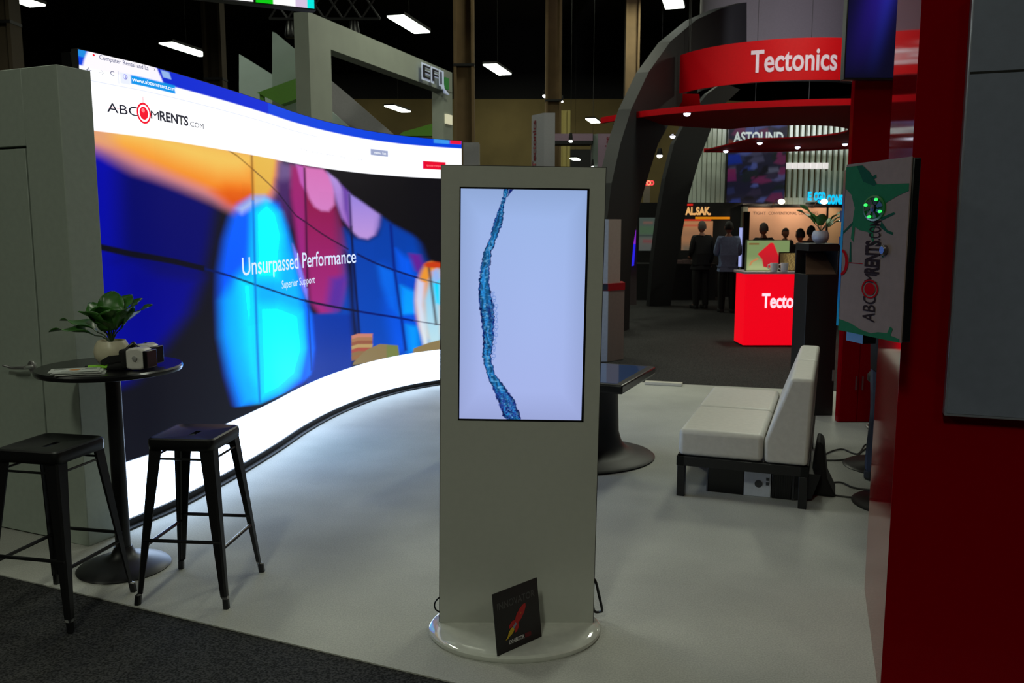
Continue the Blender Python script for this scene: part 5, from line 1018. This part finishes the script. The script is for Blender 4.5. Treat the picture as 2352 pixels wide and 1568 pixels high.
def person(label,loc,rz,shirt,trousers,hair,H=1.75,arms='down',skin=M_skin,hairy=1,name='person',hem=.90):
    t=thing(name,label,'person',loc,rz); s=H/1.75
    J=dict(pel=(0,0,.96),wai=(0,0,1.10),che=(0,.01,1.32),hem=(0,0,hem),cul=(.105,.02,.06),cur=(-.105,.02,.06),nec=(0,.015,1.47),hb=(0,0,1.56))
    J.update(shl=(.175,.01,1.42),shr=(-.175,.01,1.42),hil=(.09,0,.90),hir=(-.09,0,.90),knl=(.10,-.02,.50),knr=(-.10,-.02,.50),anl=(.105,.03,.09),anr=(-.105,.03,.09),tol=(.12,-.13,.035),tor=(-.12,-.13,.035))
    if arms=='down': J.update(ell=(.235,.03,1.13),elr=(-.235,.03,1.13),wrl=(.23,-.06,.90),wrr=(-.23,-.06,.90))
    elif arms=='front': J.update(ell=(.23,-.02,1.14),elr=(-.23,-.02,1.14),wrl=(.12,-.24,1.12),wrr=(-.12,-.24,1.12))
    else: J.update(ell=(.22,.0,1.16),elr=(-.235,.03,1.13),wrl=(.10,-.26,1.06),wrr=(-.23,-.06,.90))
    V=lambda k: Vector(J[k])*s
    def chain(seq,extra=0):
        idx={};vs=[];es=[];rs=[]
        for a_,b_ in seq:
            for k,r_ in (a_,b_):
                if k not in idx: idx[k]=len(vs); vs.append(V(k)); rs.append(tuple(x*s for x in r_) if isinstance(r_,tuple) else r_*s)
            es.append((idx[a_[0]],idx[b_[0]]))
        return vs,es,rs
    r=dict(pel=(.11,.08),wai=(.10,.075),che=(.11,.085),nec=.055,hb=.055,shl=.045,shr=.045,ell=.034,elr=.034,wrl=.027,wrr=.027,hil=.06,hir=.06,knl=.045,knr=.045,anl=.038,anr=.038,tol=.032,tor=.032)
    P=lambda a_,b_: ((a_,r[a_]),(b_,r[b_]))
    seq=[P('pel','wai'),P('wai','che'),P('che','nec'),P('nec','hb')]
    for q in 'lr': seq+=[P('che','sh'+q),P('sh'+q,'el'+q),P('el'+q,'wr'+q),P('pel','hi'+q),P('hi'+q,'kn'+q),P('kn'+q,'an'+q),P('an'+q,'to'+q)]
    vs,es,rs=chain(seq)
    # hands: palm plus four fingers and a thumb
    for q in 'lr':
        w_=V('wr'+q); d=(w_-V('el'+q)).normalized(); sdx=1 if q=='l' else -1
        side=d.cross(Vector((0,0,1) if abs(d.z)<.8 else (1,0,0))).normalized() if True else None
        iw=[i for i,v in enumerate(vs) if (v-w_).length<1e-6][0]; vs.append(w_+d*.07*s); rs.append((.036*s,.020*s)); ip=len(vs)-1; es.append((iw,ip))
    m=MB(); mesh_to_mb(skinned(vs,es,rs),m)
    for q in 'lr':
        w_=V('wr'+q); d=(w_-V('el'+q)).normalized(); ax=Vector((0,0,1)) if abs(d.z)<.8 else Vector((0,1,0)); side=d.cross(ax).normalized(); nrm=side.cross(d)
        for k,L_ in enumerate((.065,.078,.074,.058)):
            b_=w_+d*.085*s+side*(k-1.5)*.018*s; m.tube([b_,b_+d*L_*.5*s-nrm*.004,b_+d*L_*.85*s-nrm*.02*s,b_+d*L_*.95*s-nrm*.034*s],[.0095*s,.009*s,.008*s,.006*s],8)
        b_=w_+d*.035*s+side*(-.028*s); m.tube([b_,b_+d*.03*s-side*.022*s,b_+d*.06*s-side*.028*s-nrm*.01*s],[.012*s,.010*s,.008*s],8)
    # head with face
    hc=Vector((0,-.006,1.645))*s; n,mm_=24,18; k0=len(m.v)
    for i in range(mm_+1):
        ph=-math.pi/2+math.pi*i/mm_
        for k in range(n):
            a_=2*math.pi*k/n; x_=math.cos(ph)*math.cos(a_); y_=math.cos(ph)*math.sin(a_); z_=math.sin(ph)
            wx=.076*(1-.22*max(0,-z_)**1.3); wy=.094*(1-.10*max(0,-z_)); X=x_*wx; Y=y_*wy+ (-.006*max(0,-z_) if y_<0 else 0); Zz=z_*.115
            front=max(0,-y_)**6
            nose=math.exp(-((X/.014)**2))*math.exp(-(((Zz+.012)/.022)**2))*front*.024; eye=math.exp(-(((abs(X)-.032)/.014)**2))*math.exp(-(((Zz-.006)/.012)**2))*front*-.008; lips=math.exp(-((X/.026)**2))*math.exp(-(((Zz+.052)/.010)**2))*front*.006; chin=math.exp(-((X/.025)**2))*math.exp(-(((Zz+.09)/.02)**2))*front*.008
            Y-=nose+eye+lips+chin; m.v.append(tuple(hc+Vector((X,Y,Zz))*s))
    for i in range(mm_):
        for k in range(n): m.f.append((k0+i*n+k,k0+i*n+(k+1)%n,k0+(i+1)*n+(k+1)%n,k0+(i+1)*n+k))
    for sx in (-1,1): m.ball(tuple(hc+Vector((sx*.078,.008,-.002))*s),.010*s,.018*s,.032*s,10,8)
    m.build('body',skin,t)
    if hairy:
        h=MB(); k0=0; i0=7
        for i in range(i0,mm_+1):
            ph=-math.pi/2+math.pi*i/mm_
            for k in range(n):
                a_=2*math.pi*k/n; y_=math.sin(a_); lim=-.32 if y_>0.05 else .42; z_=max(math.sin(ph),lim if True else 0); c_=math.sqrt(max(0,1-z_*z_)); g_2=1.07+.02*math.sin(k*3.1+i*2.3)
                h.v.append(tuple(hc+Vector((c_*math.cos(a_)*.079*g_2,c_*y_*.098*g_2+.004,z_*.121*g_2))*s))
        for i in range(mm_-i0):
            for k in range(n): h.f.append((i*n+k,i*n+(k+1)%n,(i+1)*n+(k+1)%n,(i+1)*n+k))
        h.build('hair',hair,t)
    # shirt
    g=1.14
    seq2=[(('pel',(.185,.135)),('hem',(.195,.14))),(('pel',(.185,.135)),('wai',(.175,.13))),(('wai',(.175,.13)),('che',(.19,.14))),(('che',(.19,.14)),('nec',.066))]
    for q in 'lr': seq2+=[(('che',(.19,.14)),('sh'+q,.085)),(('sh'+q,.085),('el'+q,.062)),(('el'+q,.062),('wr'+q,.045))]
    vs,es,rs=chain(seq2); q=MB(); mesh_to_mb(skinned(vs,es,rs),q); q.build('shirt',shirt,t)
    seq3=[(('wai',(.165,.12)),('pel',(.175,.13)))]
    for q in 'lr': seq3+=[(('pel',(.175,.13)),('hi'+q,.115)),(('hi'+q,.115),('kn'+q,.088)),(('kn'+q,.088),('an'+q,.068)),(('an'+q,.068),('cu'+q,.066))]
    J['wai']=(0,0,1.0); vs,es,rs=chain(seq3); q=MB(); mesh_to_mb(skinned(vs,es,rs,1),q); q.build('trousers',trousers,t)
    for sx in (-1,1):
        q=MB(); q.prism([(sx*.105-.045,.08,0),(sx*.105+.045,.08,0),(sx*.12+.05,-.10,0),(sx*.12+.03,-.19,0),(sx*.12-.03,-.19,0),(sx*.12-.05,-.10,0)],(0,0,.075)); q.build('shoe',M_blackm,t,bevel=.02,seg=3)
    return t
cl_black=mat('cloth_black',(10,10,12),.9); cl_blue=mat('cloth_blue',(118,134,170),.8,var=.12); cl_navy=mat('cloth_navy',(20,22,34),.85); jeans=mat('denim',(58,68,96),.85,var=.15); grey_hair=mat('hair_grey',(96,90,84),.7)
p=grd(1614,709); person('person standing in black clothes with short grey hair, left of the blue shirt',(p.x-.03,p.y+.15,-.006),R(195),cl_black,cl_black,grey_hair,1.80,'one')
p=grd(1668,716); person('person standing with back to the camera in a light blue shirt and black trousers',(p.x,p.y,-.006),R(176),cl_blue,cl_black,M_hair,1.79,'front')
sk2=mat('skin_warm',(150,92,66),.55)
for px,py,hpx,Y,hr,cl,rz,lab in [(1754,527,0,17.2,grey_hair,cl_navy,200,'person in dark clothes with grey hair, leftmost of the four heads behind the red counter'),(1804,536,0,20.0,M_hair,cl_navy,20,'person with dark hair, smallest of the four heads behind the red counter'),(1838,541,0,15.2,M_hair,cl_black,185,'person with full dark hair, nearest of the four heads behind the red counter'),(1863,534,0,16.2,M_hair,cl_navy,150,'person with dark hair, rightmost head, beside the plant pot')]:
    q=at(px,py,Y); Hh=(q.z+.012)/1.645*1.75; person(lab,(q.x,Y,-.006),R(rz),cl,cl_black,hr,Hh,'down',sk2)
person('person in a black top and blue jeans mostly hidden behind the red wall',(2.50,5.57,0),R(105),cl_black,jeans,M_hair,1.72,'down',hem=.74)
